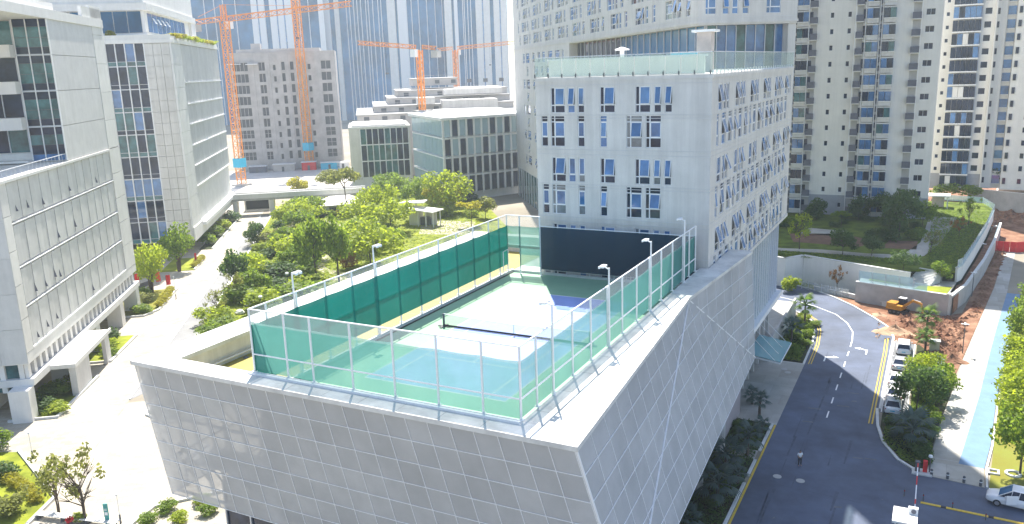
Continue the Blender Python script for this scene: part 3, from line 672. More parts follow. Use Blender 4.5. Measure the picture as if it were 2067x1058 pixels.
# recessed street side of the hotel below the windows
lobby = thing('hotel_lobby', 'tall recessed lobby of glass and pale piers under the hotel block by the driveway', 'building', (9.2,28.4,0))
b = MB(); b.box(-9,0,8.6,.0,34,19.2); part('core', b, M['skyglass'], lobby)
b = MB(); b.box(-.02,.2,0,.75,9.2,19.15); part('pier', b, mat('mauve stone', (.42,.36,.36), .7, 0, .06, .5), lobby)
for k in range(17):
    y = 9.4+k*1.48
    b = MB(); b.box(.02,y+.05,8.5,.14,y+1.43,19.15); part('pane', b, M['stainglass'] if k < 12 else M['glass2'], lobby)
    b = MB(); b.box(.0,y-.05,8.3,.34,y+.05,19.18); part('mullion', b, M['white'], lobby)
b = MB(); b.box(-9,9.2,7.9,.9,34.6,8.5); part('soffit_beam', b, M['white'], lobby)
b = MB(); b.box(-9,2,0,-2.2,33.5,7.9); part('ground_floor', b, M['glass'], lobby)
for k in range(8): b = MB(); b.box(-.9,10.4+k*3.2,0,-.5,10.8+k*3.2,7.9); part('column', b, M['stone'], lobby)
can = thing('entrance_canopy', 'sloping blue green glass canopy over the hotel entrance beside the tilted panels', 'canopy', (9.3,46.5,0))
b = MB(); b.v = [(0,-2.6,5.2),(4.0,-2.6,4.6),(4.0,5.2,4.6),(0,5.2,5.2),(0,-2.6,5.3),(4.0,-2.6,4.7),(4.0,5.2,4.7),(0,5.2,5.3)]
b.f = [(3,2,1,0),(4,5,6,7),(0,1,5,4),(1,2,6,5),(2,3,7,6),(3,0,4,7)]; part('glass_roof', b, clear_glass('canopy glass', (.35,.62,.66), .55), can)
b = MB()
for y in (-2.6, 0, 2.6, 5.2): b.beam((0,y,5.0),(4,y,4.45), .14); b.beam((0,y,8),(3.4,y,4.7), .05)
b.beam((4,-2.6,4.6),(4,5.2,4.6), .14); part('steel_frame', b, M['white'], can)
t = thing('entrance_terrace', 'raised pale terrace with planter walls beside the hotel lobby', 'terrace', (9.4,57,0))
b = MB(); b.box(-3,-.5,0,.2,22,2.4); part('podium', b, M['pave2'], t); b = MB(); b.box(.2,-.5,0,.5,22,3.1); part('planter_wall', b, M['concrete'], t)
b = MB(); b.box(-3,-.8,0,.5,-.5,3.1); part('planter_wall', b, M['concrete'], t)

# ------------------------------------------------------------------ the hotel's long tower, turned with the office quarter
tow = thing('hotel_tower', 'tall pale tower with paired windows above a recessed glass floor behind the terrace', 'building', (-3.25,65.53,0), AB)
TZ, TH, LFc = 45.66, 92, 148
def run(col, rows, kd, h): return [(x0, z, x1, z+h) for z in rows for x0, x1 in col]
# long face: local x runs from its far end (y=148) to the near corner (y=0)
px = [(1066,1069),(1076,1098),(1104,1122),(1140,1146),(1153,1165),(1171,1192),(1213,1222),(1228,1238)]
groups = []
yy = 3.2
while yy < 138:
    k = len(groups) % 2
    if k == 0: groups += [(yy, yy+1.6), ]; yy += 3.6
    else: groups += [(yy, yy+1.5), (yy+2.0, yy+3.4), (yy+3.8, yy+6.6)]; yy += 11.2
fl = [TZ+1.2+3.6*k for k in range(5)]
op = []; wn = []
for j, z in enumerate(fl):
    sh = 0 if j % 2 == 0 else 2.4
    for a, c in groups:
        a += sh; c += sh
        if c > 145: continue
        op.append((LFc-c, z, LFc-a, z+2.75)); wn.append((LFc-c, z, c-a, 2.75))
low = [(z, 2.7) for z in (41.6, 37.9, 34.2, 30.5, 26.8, 23.1, 19.4, 15.7, 12)]
for j, (z, h) in enumerate(low):
    cols = [(82,83.6),(86,91),(94,99),(103,106.5),(109,112),(116.5,119),(124,129),(131,133.5)] if j % 2 == 0 else [(84,88),(91,93),(97,101.5),(105.5,108),(112.5,117),(126,128)]
    for a, c in cols: op.append((LFc-c, z, LFc-a, z+h)); wn.append((LFc-c, z, c-a, h))
wall(tow, (0,LFc,0), -PI/2, LFc-76.2, 0, TZ, [q for q in op if q[3] < TZ], M['stone'], .35)
wall(tow, (0,LFc,0), -PI/2, LFc, TZ, TH, [q for q in op if q[1] > TZ], M['stone'], .35)
for x, z, w_, h in wn:
    window(tow, (0, LFc-x, z), -PI/2, w_, h, 'hotelB' if w_ > 1.7 or random.random() < .5 else 'hotelA', random.choice((0,0,.25,.3)), random.choice((M['glass'],M['glass2'],M['teal'])), None, .15)
W2 = 15.0
f2 = [(1.0,2.6),(3.6,4.5),(5.0,5.9),(6.6,7.5),(10.2,12.4)]
op2 = [(a, z, c, z+2.75) for z in fl for a, c in f2]
wall(tow, (0,0,0), 0, W2, TZ, TH, op2, M['stone'], .35)
for a, z, c, _ in op2: window(tow, (a, 0, z), 0, c-a, 2.75, 'hotelA', random.choice((.2,.25,0)), M['glass2'], None, .15)
b = MB(); b.box(.5,.5,TZ+.02,W2-.3,LFc-.3,TH); b.poly((W2,0,TZ),(W2,LFc,TZ),(W2,LFc,TH),(W2,0,TH)); b.box(.5,76.4,0,W2,LFc-.3,TZ); b.box(3.5,4,30,W2-2.3,76.5,TZ); b.box(.6,LFc-.3,0,W2,LFc,TH); part('core', b, M['stone'], tow)
b = MB(); b.box(.02,.02,TZ-.3,W2,LFc-.4,TZ-.01); part('soffit', b, M['stone'], tow)
ledge(tow, (0,LFc,0), -PI/2, LFc, TZ-.05, .35, .14); ledge(tow, (0,0,0), 0, W2+.14, TZ-.05, .35, .14); ledge(tow, (0,LFc,0), -PI/2, LFc, TZ+.75, .06, .05, M['fin']); ledge(tow, (0,0,0), 0, W2, TZ+.75, .06, .05, M['fin'])
for k in range(22):                               # recessed glass storey, long side
    y = 2.0+k*3.36
    b = MB(); b.box(1.9,y+.06,39.3,2.0,y+3.3,TZ-.3); part('glass_panel', b, M['skyglass'] if k < 12 else M['glass'], tow)
    b = MB(); b.box(1.7,y-.07,39.3,2.02,y+.07,TZ-.3); part('mullion', b, M['mull'], tow)
for k in range(8):
    x = 2.0+k*1.5
    b = MB(); b.box(x+.06,1.9,39.3,x+1.44,2.0,TZ-.3); part('glass_panel', b, M['glass2'] if k % 3 else M['teal'], tow)
    b = MB(); b.box(x-.05,1.7,39.3,x+.05,2.02,TZ-.3); part('mullion', b, M['mull'], tow)
b = MB(); b.box(W2-1.2,.2,30,W2,76,TZ-.3); part('end_pier', b, M['stone'], tow)
b = MB(); b.box(-.1,112,0,.5,LFc-2,9.2); part('base_glazing', b, M['teal'], tow)
for k in range(9): b = MB(); b.box(-.25,113+k*3.9,0,-.1,113.25+k*3.9,9.2); part('mullion', b, M['mull'], tow)
b = MB(); b.box(.003,76.2,0,.6,76.6,TZ-.31); part('jamb', b, M['stone'], tow)

# ------------------------------------------------------------------ office with finned facade (nearest on the plaza side)
u0, v0 = -53, 44
of1 = thing('office_building', 'white office with grey finned side, notched glass corner and balcony over the plaza', 'building', (*BW(u0, v0), 0), AB)
OD = 40                                          # depth away from the plaza
b = MB(); b.box(-OD,.02,6.9,-.42,49.9,29.2); b.box(-OD,24.45,29.2,-.42,49.9,49.6); part('core', b, M['stone2'], of1)
pz = [(24.35,28.9),(18.95,23.75),(14.0,18.35),(8.6,13.4)]
pan = {}
for z0, z1 in pz:
    for k in range(24):
        y = 2.4+k*1.73
        kk = (round(z1-z0,2),)
        if kk not in pan: q = MB(); q.box(-.3,.06,0,0,1.66,z1-z0); pan[kk] = q.mesh(M['fin'], 'panel')
        ob('panel', pan[kk], of1, (-.06-.05*(k%2), y, z0-.06))
        if random.random() < .12 or k < 5 and random.random() < .25:      # narrow vents standing ajar at the joints
            vh = random.uniform(.8, 1.3); q = MB(); q.v = [(-.1,0,0),(-.1,.24,0),(.2,.14,0),(-.1,.12,vh)]; q.f = [(0,2,1),(0,3,2),(1,2,3),(0,1,3)]
            part('vent_flap', q, M['ac'], of1, (0, y-.17, z0+random.uniform(.3,.9)))
    b = MB(); b.box(-.4,2.2,z1+.14,.03,44.1,z1+.26); part('ledge', b, M['white'], of1)
b = MB(); b.box(-.4,2.2,8.25,.06,44.1,8.5); part('ledge', b, M['white'], of1)
for z0, z1 in ((6.9,8.2),):
    b = MB(); b.box(-.41,0,z0,0,50,z1); part('band', b, M['stone2'], of1)
for z in range(5):                               # smooth end strips in big stone panels
    for a, c in ((0,2.15),(44.15,50)):
        h = 4.15; b = MB(); b.box(-.41,a+.02,8.25+z*4.2+.02,.02,c-.02,8.25+z*4.2+h); part('stone_panel', b, M['stone2'], of1)
for z in range(5):
    h = 4.5; z0 = 29.35+z*4.62
    b = MB(); b.box(-.41,44.17,z0,.02,49.98,z0+4.58); part('stone_panel', b, M['stone2'], of1)
    if z < 4:
        b = MB(); b.box(-.41,24.2,29.4+z*4.95,-.03,44.13,29.4+z*4.95+4.88); part('stone_panel', b, M['fin'], of1)
for k in range(14):                              # front (street end) stone panels
    for z in range(5):
        b = MB(); b.box(-3.0-k*2.9+.03,-.06,7.0+z*4.4+.03,-3.0-(k-1)*2.9-.03 if k else -.03,.0,7.0+(z+1)*4.4-.03); part('stone_panel', b, M['fin'], of1)
b = MB(); b.box(-OD,.0,28.95,.18,44.1,29.3); part('balcony_slab', b, M['stone2'], of1)
b = MB(); b.tube([(-.1,.4,30.4),(-.1,24,30.4)], .05, 6)
for k in range(18): b.tube([(-.1,.5+k*1.36,29.3),(-.1,.5+k*1.36,30.4)], .025, 5)
part('balcony_railing', b, M['mull'], of1)
# notched corner: glass wall facing the court at y=24, floors 29.3 .. 49
for f in range(4):
    z0 = 29.45+f*4.95
    for x1, x0 in ((-.02,-1.0),(-1.06,-2.72),(-2.78,-4.45)):
        tops = (z0+.05, z0+1.0, z0+2.3, z0+3.75, z0+4.8)
        for k, m_ in enumerate((M['glass2'] if f == 0 else M['glass'], M['glass'] if f == 0 else M['teal'], M['teal'], M['glass'])):
            b = MB(); b.box(x0+.02,24.0,tops[k]+.03,x1-.02,24.12,tops[k+1]-.03); part('pane', b, m_, of1)
            b = MB(); b.box(x0,23.96,tops[k]-.03,x1,24.14,tops[k]+.03); part('transom', b, M['dkgrey'] if k else M['mull'], of1)
    for x in (-.0, -1.03, -2.75, -4.5): b = MB(); b.box(x-.06,23.84,z0,x+.06,24.16,z0+4.9); part('mullion', b, M['white'], of1)
    b = MB(); b.box(-4.6,23.85,z0+4.8,-.0,24.16,z0+4.97); part('transom', b, M['mull'], of1)
    b = MB(); b.box(-OD,22.2,z0-.35 if f else z0,-4.62,24.4,z0+1.35 if f else z0+.3); part('spandrel', b, M['stone2'], of1)
    for k in range(6):
        b = MB(); b.box(-4.7-(k+1)*2.6,24.2,z0+1.38,-4.76-k*2.6,24.35,z0+4.58); part('pane', b, M['glass'] if (k+f) % 3 else M['teal'], of1)
        b = MB(); b.box(-4.76-k*2.6,24.0,z0+1.35,-4.66-k*2.6,24.4,z0+4.6); part('mullion', b, M['mull'], of1)
b = MB(); b.box(-OD,-1,49.1,.15,49.99,50.4); b.box(-12,-.5,50.4,-.8,30,51.6); part('roof_beam', b, M['stone2'], of1)
b = MB(); b.box(-.5,40,50.4,.02,49.97,52.0); part('roof_wall', b, M['stone2'], of1)
# recessed strip of windows and colonnade beneath
for k in range(26):
    b = MB(); b.box(-.75,.4+k*1.9,5.0,-.3,1.15+k*1.9,6.9); part('fin', b, M['stone2'], of1)
    b = MB(); b.box(-.9,1.17+k*1.9,5.0,-.8,2.28+k*1.9,6.9); part('pane', b, M['glass'], of1)
for k in range(10):
    b = MB(); b.box(-1.4-k*2.2,.3,3.3,-.8-k*2.2,.8,6.9); part('fin', b, M['stone2'], of1)
    b = MB(); b.box(-2.98-k*2.2,.7,3.3,-1.42-k*2.2,.8,6.9); part('pane', b, M['teal'], of1)
b = MB(); b.box(-OD,.0,4.1,.25,50,4.98); part('beam', b, M['stone2'], of1)
b = MB(); b.box(-OD,.2,.02,-6,49.5,4.1); part('ground_floor_wall', b, M['fin'], of1)
for y in (-1.8, 11.6, 24.6, 37.6, 47.5): b = MB(); b.box(-2.2,y,0,.1,y+1.9,4.1); part('column', b, M['stone2'], of1)
b = MB(); b.box(-.2,5.6,4.15,3.3,21.2,4.5); b.box(3.1,5.6,4.5,3.3,21.2,4.7); b.box(-.2,5.4,4.15,3.3,5.6,4.7); part('canopy', b, M['stone2'], of1)
b = MB(); b.box(2.2,6.0,0,3.0,11.5,4.15); part('canopy_wall', b, M['fin'], of1); b = MB(); b.box(2.5,18.6,0,3.0,20.6,4.15); part('canopy_wall', b, M['fin'], of1)

# ------------------------------------------------------------------ second office: window grid and ribbed side
of2 = thing('office_building', 'tall office with gridded dark windows and ribbed grey side, planted roof terrace above', 'building', (*BW(-51.5, 138), 0), AB)
b = MB(); b.box(-36,.4,3.4,-.42,60.4,48.2); part('core', b, M['stone2'], of2)
ribs = [(39.6,48.1),(34.6,39.3),(29.85,34.3),(24.85,29.55),(20.0,24.55),(15.1,19.7)]
for z0, z1 in ribs:
    kk = ('r', round(z1-z0,2))
    if kk not in pan: q = MB(); [q.box(-.36,.02+j*.63,0,-.1+(j%2)*.05,.61+j*.63,z1-z0) for j in range(4)]; pan[kk] = q.mesh(M['fin'], 'panel')
    for k in range(20): ob('panel', pan[kk], of2, (0, 10.05+k*2.52, z0))
    b = MB(); b.box(-.4,10,z0-.28,.18,60.6,z0); part('ledge', b, M['white'], of2)
for k in range(9):
    b = MB(); b.box(-.41,.02,3.42+k*5,.02,10,3.42+k*5+4.95 if k < 8 else 48.2); part('stone_panel', b, M['stone2'], of2)
# side: glass lounge under the ribbed wall with slab below
for k in range(9):
    b = MB(); b.box(-.6,10.2+k*5.4,6.7,-.5,15.5+k*5.4,14.7); part('pane', b, M['stainglass'], of2)
b = MB(); b.box(-1.6,10,6.6,-.9,60,14.8); part('inner_glazing', b, M['teal'], of2)
b = MB(); b.box(-.5,.02,3.4,.3,60.4,6.6); part('slab', b, M['stone2'], of2); b = MB(); b.box(.3,10,5.4,1.1,60.4,6.2); part('gutter', b, M['white'], of2)
for k in range(3):                               # stone panels, end strip of the front
    for z in range(18):
        b = MB(); b.box(-.42-(k+1)*1.75+.03,.0,3.45+z*2.48+.03,-.42-k*1.75-.03,.4,3.45+(z+1)*2.48-.03); part('stone_panel', b, M['stone'], of2)
for z in range(9):                               # window grid of the front
    z0 = 3.6+z*4.98
    for k in range(11):
        x1 = -5.9-k*2.0
        b = MB(); b.box(x1-1.72,.25,z0+.95,x1,.34,z0+4.75); part('pane', b, M['glass'] if random.random() < .6 else (M['glass2'] if random.random() < .6 else M['teal']), of2)
        b = MB(); b.box(x1-1.72,.25,z0+.02,x1,.34,z0+.85); part('pane', b, M['glass'] if z % 2 else M['teal'], of2)
    b = MB(); b.box(-36,.1,z0+4.76,-5.7,.4,z0+4.95); b.box(-36,.18,z0+.86,-5.7,.4,z0+.94); part('transom', b, M['mull'], of2)
for k in range(12): b = MB(); b.box(-5.87-k*2.0,.0,3.5,-5.65-k*2.0,.42,48.3); part('fin', b, M['white'], of2)
b = MB(); b.box(-36,-.15,48.2,.2,60.6,49.0); part('roof_slab', b, M['stone2'], of2)
b = MB(); b.box(-36,.0,49.0,.05,.3,50.0); b.box(-.3,.3,49.0,.05,60.4,49.7); part('parapet', b, M['stone2'], of2)
b = MB(); b.box(-36,6,49,-6,58,50.6); b.box(-36,6.3,50.6,-6.3,57,55.6); b.box(-36,5.4,55.6,-5.4,62,57.2); b.box(-36,6,57.2,-6,61.5,66); b.box(-10,56,49,-5.6,62,57); part('upper_storey', b, M['stone2'], of2)
for k in range(9):
    b = MB(); b.box(-5.96-1.8*0-.35,9+k*4.6,51.0,-6.28,13.3+k*4.6,55.2); part('pane', b, M['glass2'], of2)
    x1 = -7-k*3.0; b = MB(); b.box(x1-2.8,6.15,50.8,x1,6.28,55.4); part('pane', b, M['skyglass'] if k < 5 else M['glass'], of2)
for k in range(10): b = MB(); b.box(-8.2-k*2.2,5.9,59,-7-k*2.2,5.98,64); part('pane', b, M['glass2'], of2)
for k in range(4):
    q = MB(); q.box(0,-.9,-1.4,.05,.9,0); o = part('tilted_sash', q, M['white'], of2, (-6.2,14+k*4.6,54.3), (0,-.5,0))

# ------------------------------------------------------------------ low office blocks beyond the garden
lb1 = thing('low_office', 'three storey pale office with a regular grid of dark windows behind the garden trees', 'building', (*BW(-16.5, 235), 0), AB)
b = MB(); b.box(.02,.3,0,21.3,28,21.3); part('core', b, M['stone2'], lb1)
b = MB(); b.box(0,0,3.6,3.9,.32,21.3); b.box(20.6,0,3.6,21.3,.32,21.3); part('end_wall', b, M['stone'], lb1)
b = MB(); b.box(-.1,-.1,21.3,21.4,28.1,21.9); b.box(1,1,21.9,20,27,22.4); part('roof', b, M['coping'], lb1)
for f in range(3):
    z0 = 4.3+f*5.7
    for k in range(8): b = MB(); b.box(4.0+k*2.1,.12,z0+.1,5.75+k*2.1,.24,z0+5.4); part('pane', b, M['glass'] if random.random() < .6 else M['teal'], lb1)
    b = MB(); b.box(3.9,-.02,z0+5.42,20.6,.3,z0+5.78); part('transom', b, M['white'], lb1)
for k in range(9): b = MB(); b.box(3.72+k*2.1,-.12,3.6,3.98+k*2.1,.3,21.2); part('fin', b, M['white'], lb1)
for k in range(9): b = MB(); b.box(.6+k*2.3,.5,.2,2.7+k*2.3,.6,3.5); part('shop_pane', b, M['teal'], lb1)
lb2 = thing('corner_office', 'low office with a clear glass corner and white roof edge, trees before it', 'building', (0,0,0))
A0, A1, A2 = Vector((-134.04,185.16)), Vector((-106.86,161.75)), Vector((-90.5,190))
zt = 26.2
def fr2(p, q): d = (q-p); return d.length, math.atan2(d.y, d.x)
b = MB(); b.prism([A0+Vector((2,2)),A1+Vector((.6,2.2)),A2+Vector((-1.5,1)),A2+Vector((-30,30)),A0+Vector((-6,24))], 0, zt-.8); part('core', b, M['stone2'], lb2)
b = MB(); b.prism([A0-Vector((1,.6)),A1-Vector((0,1.0)),A2+Vector((1,-.5)),A2+Vector((-30,32)),A0+Vector((-6,26))], zt-.8, zt); part('roof', b, M['roofw'], lb2)
L1, a1 = fr2(A0, A1)
for f in range(4):
    z0 = 2.2+f*5.9
    for k in range(9): b = MB(); b.box(k*L1/9+.1,0,z0+.5,(k+1)*L1/9-.1,.12,z0+5.6); part('pane', b, M['stainglass'], lb2, (A0.x,A0.y,0), a1)
    b = MB(); b.box(0,-.15,z0+5.6,L1,1.6,z0+6.0); part('floor_slab', b, M['white'], lb2, (A0.x,A0.y,0), a1)
L2, a2 = fr2(A1, A2)
for f in range(4):
    z0 = 2.2+f*5.9
    for k in range(12):
        w_ = L2/12; glz = M['glass'] if f < 2 else (M['glass'] if (k*7+f*3) % 5 < 2 else M['stainglass'])
        b = MB(); b.box(k*w_+.35,.1,z0+.5,(k+1)*w_-.35,.2,z0+5.5); part('pane', b, glz, lb2, (A1.x,A1.y,0), a2)
        b = MB(); b.box(k*w_-.32,-.15,z0+.0,k*w_+.32,.3,z0+5.6); part('pier', b, M['stone2'], lb2, (A1.x,A1.y,0), a2)
    b = MB(); b.box(0,-.1,z0+5.55,L2,.3,z0+6.0); part('floor_band', b, M['stone2'], lb2, (A1.x,A1.y,0), a2)
st = thing('stepped_building', 'unfinished stepped concrete building with flat slabs below the small orange crane', 'building', (*BW(-14,262), 0), AB)
for i, (x0,y0,x1,y1,z) in enumerate([(0,6,64,70,24.5),(7,15,64,70,27.2),(13,24,64,68,29.9),(17,30,64,66,32.6),(24,40,44,64,37.2)]):
    b = MB(); b.box(x0+.4,y0+.4,z-3.2 if i else 0,x1-.4,y1-.4,z-.4); part('storey', b, M['rawconc'], st)
    b = MB(); b.box(x0,y0,z-.4,x1,y1,z); part('floor_slab', b, M['rawconc'] if i % 2 else M['concrete'], st)
    for k in range(6): b = MB(); b.box(x0+3+k*7,y0-.05+.4,z-2.4,x0+5+k*7,y0+.39,z-.9); part('opening', b, M['dkgrey'], st)
    b = MB(); b.tube([(x0+.3,y0+.3,z+1.1),(x1,y0+.3,z+1.1)], .06, 4)
    for k in range(12): b.tube([(x0+.3+k*4.6,y0+.3,z),(x0+.3+k*4.6,y0+.3,z+1.1)], .05, 4)
    part('guard_rail', b, M['rawconc'], st)
for x0,y0,x1,y1,z,h in ((34,8,56,20,24.5,4.2),(36,21,60,26,30.5,2.2),(24,8,31,16,27.5,2.5)): b = MB(); b.box(x0,y0,z,x1,y1,z+h); part('roof_room', b, M['stone'], st)

# ------------------------------------------------------------------ concrete frame under construction
cb = thing('construction_building', 'unfinished nine storey grey block with empty window openings behind two orange cranes', 'building', (*BW(-65,315), 0), AB)
cols = [(.2,6.6,4),(11,13.7,2),(17,18.2,1),(20.5,22,1),(24.1,25.7,1),(31.4,32.8,1),(37.1,41.3,2)]
op = []; wins = []
for f in range(9):
    z0 = 4.6+f*4.75
    for x0, x1, n in cols:
        hh = 3.4 if n > 1 or x1-x0 > 1.4 else 2.2
        op.append((x0, z0, x1, z0+hh)); wins.append((x0, z0, x1-x0, hh, n))
wall(cb, (0,0,0), 0, 43, 0, 49.8, op, M['rawconc'], .5)
b = MB(); b.box(.05,1.0,0,43,24,49.6); part('core', b, M['dkgrey'], cb)  # dark grey imitates the unlit interior behind the empty openings
b = MB(); b.box(43,0,0,43.3,24,49.8); b.box(-.3,0,0,0,24,49.8); part('side_wall', b, M['rawconc'], cb)
for x, z, w_, h, n in wins:
    q = MB(); q.box(0,.3,0,.12,.5,h); q.box(w_-.12,.3,0,w_,.5,h)
    for k in range(1, n): q.box(w_*k/n-.1,.3,0,w_*k/n+.1,.5,h)
    if z < 16 and n > 1: q.box(0,.3,h*.5,w_,.45,h*.5+.12)
    part('window', q, M['rawconc'], cb, (x,0,z))
for f in range(10): ledge(cb, (0,0,0), 0, 43.3, 3.6+f*4.75, .25, .1, M['rawconc'], 'floor_band')
for x in (8.6, 15.2, 23, 29.2, 35, 42.4): b = MB(); b.box(x-.5,-.2,0,x+.5,0,49.8); part('pier', b, M['rawconc'], cb)
b = MB(); b.box(2,3,49.6,37,20,51.6); b.box(8,5,51.6,12,10,54); b.box(0,-.1,49.8,43.3,24,50.2); part('roof_structure', b, M['rawconc'], cb)
b = MB(); b.box(-1.6,-1.8,45.4,4,.0,45.7); b.box(6,-2.2,45.2,11,0,45.5); part('loading_deck', b, M['white'], cb)
for k, (x, w_, h, m_) in enumerate(((4,7,2.6,'ac'),(14,9,3,'rawconc'),(26,6,3.4,'red'),(34,8,2.8,'cyan'),(41,5,2.6,'white'))):
    t = thing('site_hut', ['grey','raw concrete','red','blue','white'][k] + ' site hut at the foot of the unfinished concrete block', 'hut', (*BW(-65+x,306), 0), AB)
    b = MB(); b.box(0,0,0,w_,4,h); part('wall', b, M[m_], t); b = MB(); b.box(-.3,-.3,h,w_+.3,4.3,h+.2); part('roof', b, M['roofw'], t)
    b = MB(); b.box(w_*.4,-.06,0,w_*.4+1,0,2.1); part('door', b, M['dkgrey'], t)

# ------------------------------------------------------------------ tower cranes
def lattice(b, p, q, w_, n, r=.09, tri=False):
    p, q = Vector(p), Vector(q); t = (q-p).normalized(); a = t.cross(Vector((0,0,1)) if abs(t.z) < .9 else Vector((1,0,0))).normalized(); c = t.cross(a)
    cs = [(-1,-1),(1,-1),(0,1)] if tri else [(-1,-1),(1,-1),(1,1),(-1,1)]
    P = lambda k, j: p+(q-p)*(k/n)+(a*cs[j%len(cs)][0]+c*cs[j%len(cs)][1])*w_/2
    for j in range(len(cs)):
        b.tube([P(0,j),P(n,j)], r*1.3, 4)
        for k in range(n): b.tube([P(k,j+(k%2)),P(k+1,j+1-(k%2))], r*.75, 3, False); b.tube([P(k,j),P(k,j+1)], r*.6, 3, False)
def crane(label, loc, H, jaz, jl, cl_, tilt=.0, w_=2.0, wrap=None, z0=0, cap=True):
    t = thing('tower_crane', label, 'crane', (loc[0],loc[1],z0), 0, 'orange tower cranes'); m = M['orange']
    b = MB(); lattice(b, (0,0,0), (0,0,H), w_, max(4, int(H/2.6)), .17); part('mast', b, m, t)
    b = MB(); b.box(-2.6,-2.6,0,2.6,2.6,.7); part('base', b, M['concrete'], t)
    d = Vector((math.cos(jaz), math.sin(jaz), 0)); up = Vector((0,0,1))
    if cap:
        b = MB(); lattice(b, (0,0,H+.4), (0,0,H+6), w_*.6, 3, .13); part('tower_head', b, m, t)
    b = MB(); lattice(b, d*1.2+up*(H+1), d*jl+up*(H+1+jl*tilt), w_*.8, int(jl/2.3), .15, True); part('jib', b, m, t)
    b = MB(); lattice(b, d*-1.2+up*(H+1), d*-cl_+up*(H+1-cl_*tilt), w_*.7, max(3, int(cl_/2.6)), .13, True); part('counter_jib', b, m, t)
    b = MB(); e = d*-cl_+up*(H-.6-cl_*tilt); b.box(e.x-1.3,e.y-1.3,e.z-1.6,e.x+1.3,e.y+1.3,e.z+.8); part('counterweight', b, M['concrete'], t)
    s = Vector((-d.y,d.x,0)); e = d*1.4+s*1.8+up*(H-1.2); b = MB(); b.box(e.x-1,e.y-1,e.z-1.2,e.x+1,e.y+1,e.z+1.4); part('cab', b, M['white'], t)
    if cap:
        b = MB(); tp = up*(H+6)
        b.tube([tp, d*(jl*.65)+up*(H+2+jl*.65*tilt)], .07, 3); b.tube([tp, d*(-cl_*.9)+up*(H+1.8)], .07, 3); part('stay_rod', b, m, t)
    b = MB(); e = d*(jl*.55)+up*(H+.4+jl*.55*tilt); b.tube([e, e-up*9], .06, 3); b.box(e.x-.4,e.y-.4,e.z-9.6,e.x+.4,e.y+.4,e.z-9); part('hook_block', b, M['dkgrey'], t)
    if wrap: b = MB(); b.box(-1.7,-1.7,wrap,1.7,1.7,wrap+3.4); part('mast_sheet', b, M['cyan'], t)
crane('orange tower crane beside the ribbed grey office, long jib above the concrete block', BW(-58.5,265), 60, AB+.03, 46, 10, .10, 2.3, 7)
crane('orange tower crane standing in front of the middle of the concrete block', BW(-36,312), 84, AB+2.6, 40, 12, .03, 2.5, 8)
crane('short orange crane on the stepped concrete roofs with its jib over the glass towers', (-136.5,196.0), 21.5, math.radians(199), 22, 6, .10, 1.6, None, 26, False)
crane('pale orange crane far behind the stepped roofs, white counterweight arm', (-194.5,317), 50, math.radians(27), 32, 9, .06, 1.9, None, 0, False)

# ------------------------------------------------------------------ glass high rises far behind
def tower(label, p0, p1, dep, H, bands, fins):
    P, Q = Vector(p0), Vector(p1); L, a = fr2(P, Q)
    t = thing('high_rise', label, 'building', (P.x, P.y, 0), a, 'high rises behind the building site')
    b = MB(); b.box(.0,.6,0,L,dep,H); part('core', b, M['skyglass'], t)
    for f in range(int(H/12)):                  # curtain wall in storeys of glass
        b = MB(); b.box(.02,.2,f*12+.1,L-.02,.55,f*12+11.8); part('curtain_wall', b, M['skyglass'], t)
    for x0, x1, m_ in bands:
        b = MB(); b.box(x0,-1.6,0,x1,.6,H); part('shaft_wall', b, M[m_], t)
        n = max(1, int((x1-x0)/5))
        for k in range(1, n): b = MB(); b.box(x0+(x1-x0)*k/n-.5,-1.75,0,x0+(x1-x0)*k/n+.5,-1.58,H); part('window_strip', b, M['glass2'], t)
    for x in fins: b = MB(); b.box(x-.28,-1.0,0,x+.28,.2,H*random.uniform(.93,1)); part('fin', b, M['white'], t)
rr = lambda a, c, n: [a+(c-a)*(k+random.uniform(-.3,.3))/n for k in range(1, n)]
def far(px): return None
hp = [Vector(p) for p in ((-560,456),(-491.6,491),(-447,514),(-433.6,520.8),(-345,566),(-301.9,588.5))]
tower('blue glass high rise rising behind the ribbed office, pale window shaft at its edge', (-565,440), (-443,518), 40, 190, [(86,97,'white'),(101,119,'white'),(141,145.5,'white')], rr(2,84,9)+[125,133])
tower('widest blue glass high rise behind the cranes with a double white shaft', (-449,525), (-352,573), 40, 185, [(0,6,'white'),(10,14,'stone2'),(55,62,'stone2'),(64,72,'white')], rr(16,54,11)+[76,82,89,96,102])
tower('slimmer glass high rise with paired white shafts beside the pale hotel tower', (-349,560), (-303,585), 40, 180, [(0,6,'stone2'),(8,11,'white'),(26,38,'stone2'),(41,52,'stone2')], rr(12,25,5))

# ------------------------------------------------------------------ apartment towers
def slabbox(name, q, m, parent, loc, cache={}):
    k = (name, q, m.name)
    if k not in cache: b = MB(); b.box(*q); cache[k] = b.mesh(m, name)
    return ob(name, cache[k], parent, loc)
ap = thing('apartment_tower', 'cream apartment tower with stacked blue bay windows, grey louvre boxes and trees at its base', 'building', (-25,146,5))
AH, FHT, N1 = 92, 3.5, 14
op = []; sm = []
for f in range(N1):
    z = .9+f*FHT
    for x0, w_, h, dz in ((29.8,.75,1.15,.9),(33.4,.75,1.15,.9),(48.7,1.75,1.3,.5)): op.append((x0, z+dz, x0+w_, z+dz+h)); sm.append((x0, z+dz, w_, h))
lowm, upm = M['greyst'], M['warm']
wall(ap, (0,0,0), 0, 51.9, 0, 4.6, [q for q in op if q[3] < 4.6], lowm, .3)
wall(ap, (0,0,0), 0, 51.9, 4.6, AH, [q for q in op if q[1] >= 4.6], upm, .3)
op2 = [(2.2, 1.4+f*FHT, 2.9, 3.2+f*FHT) for f in range(N1)]
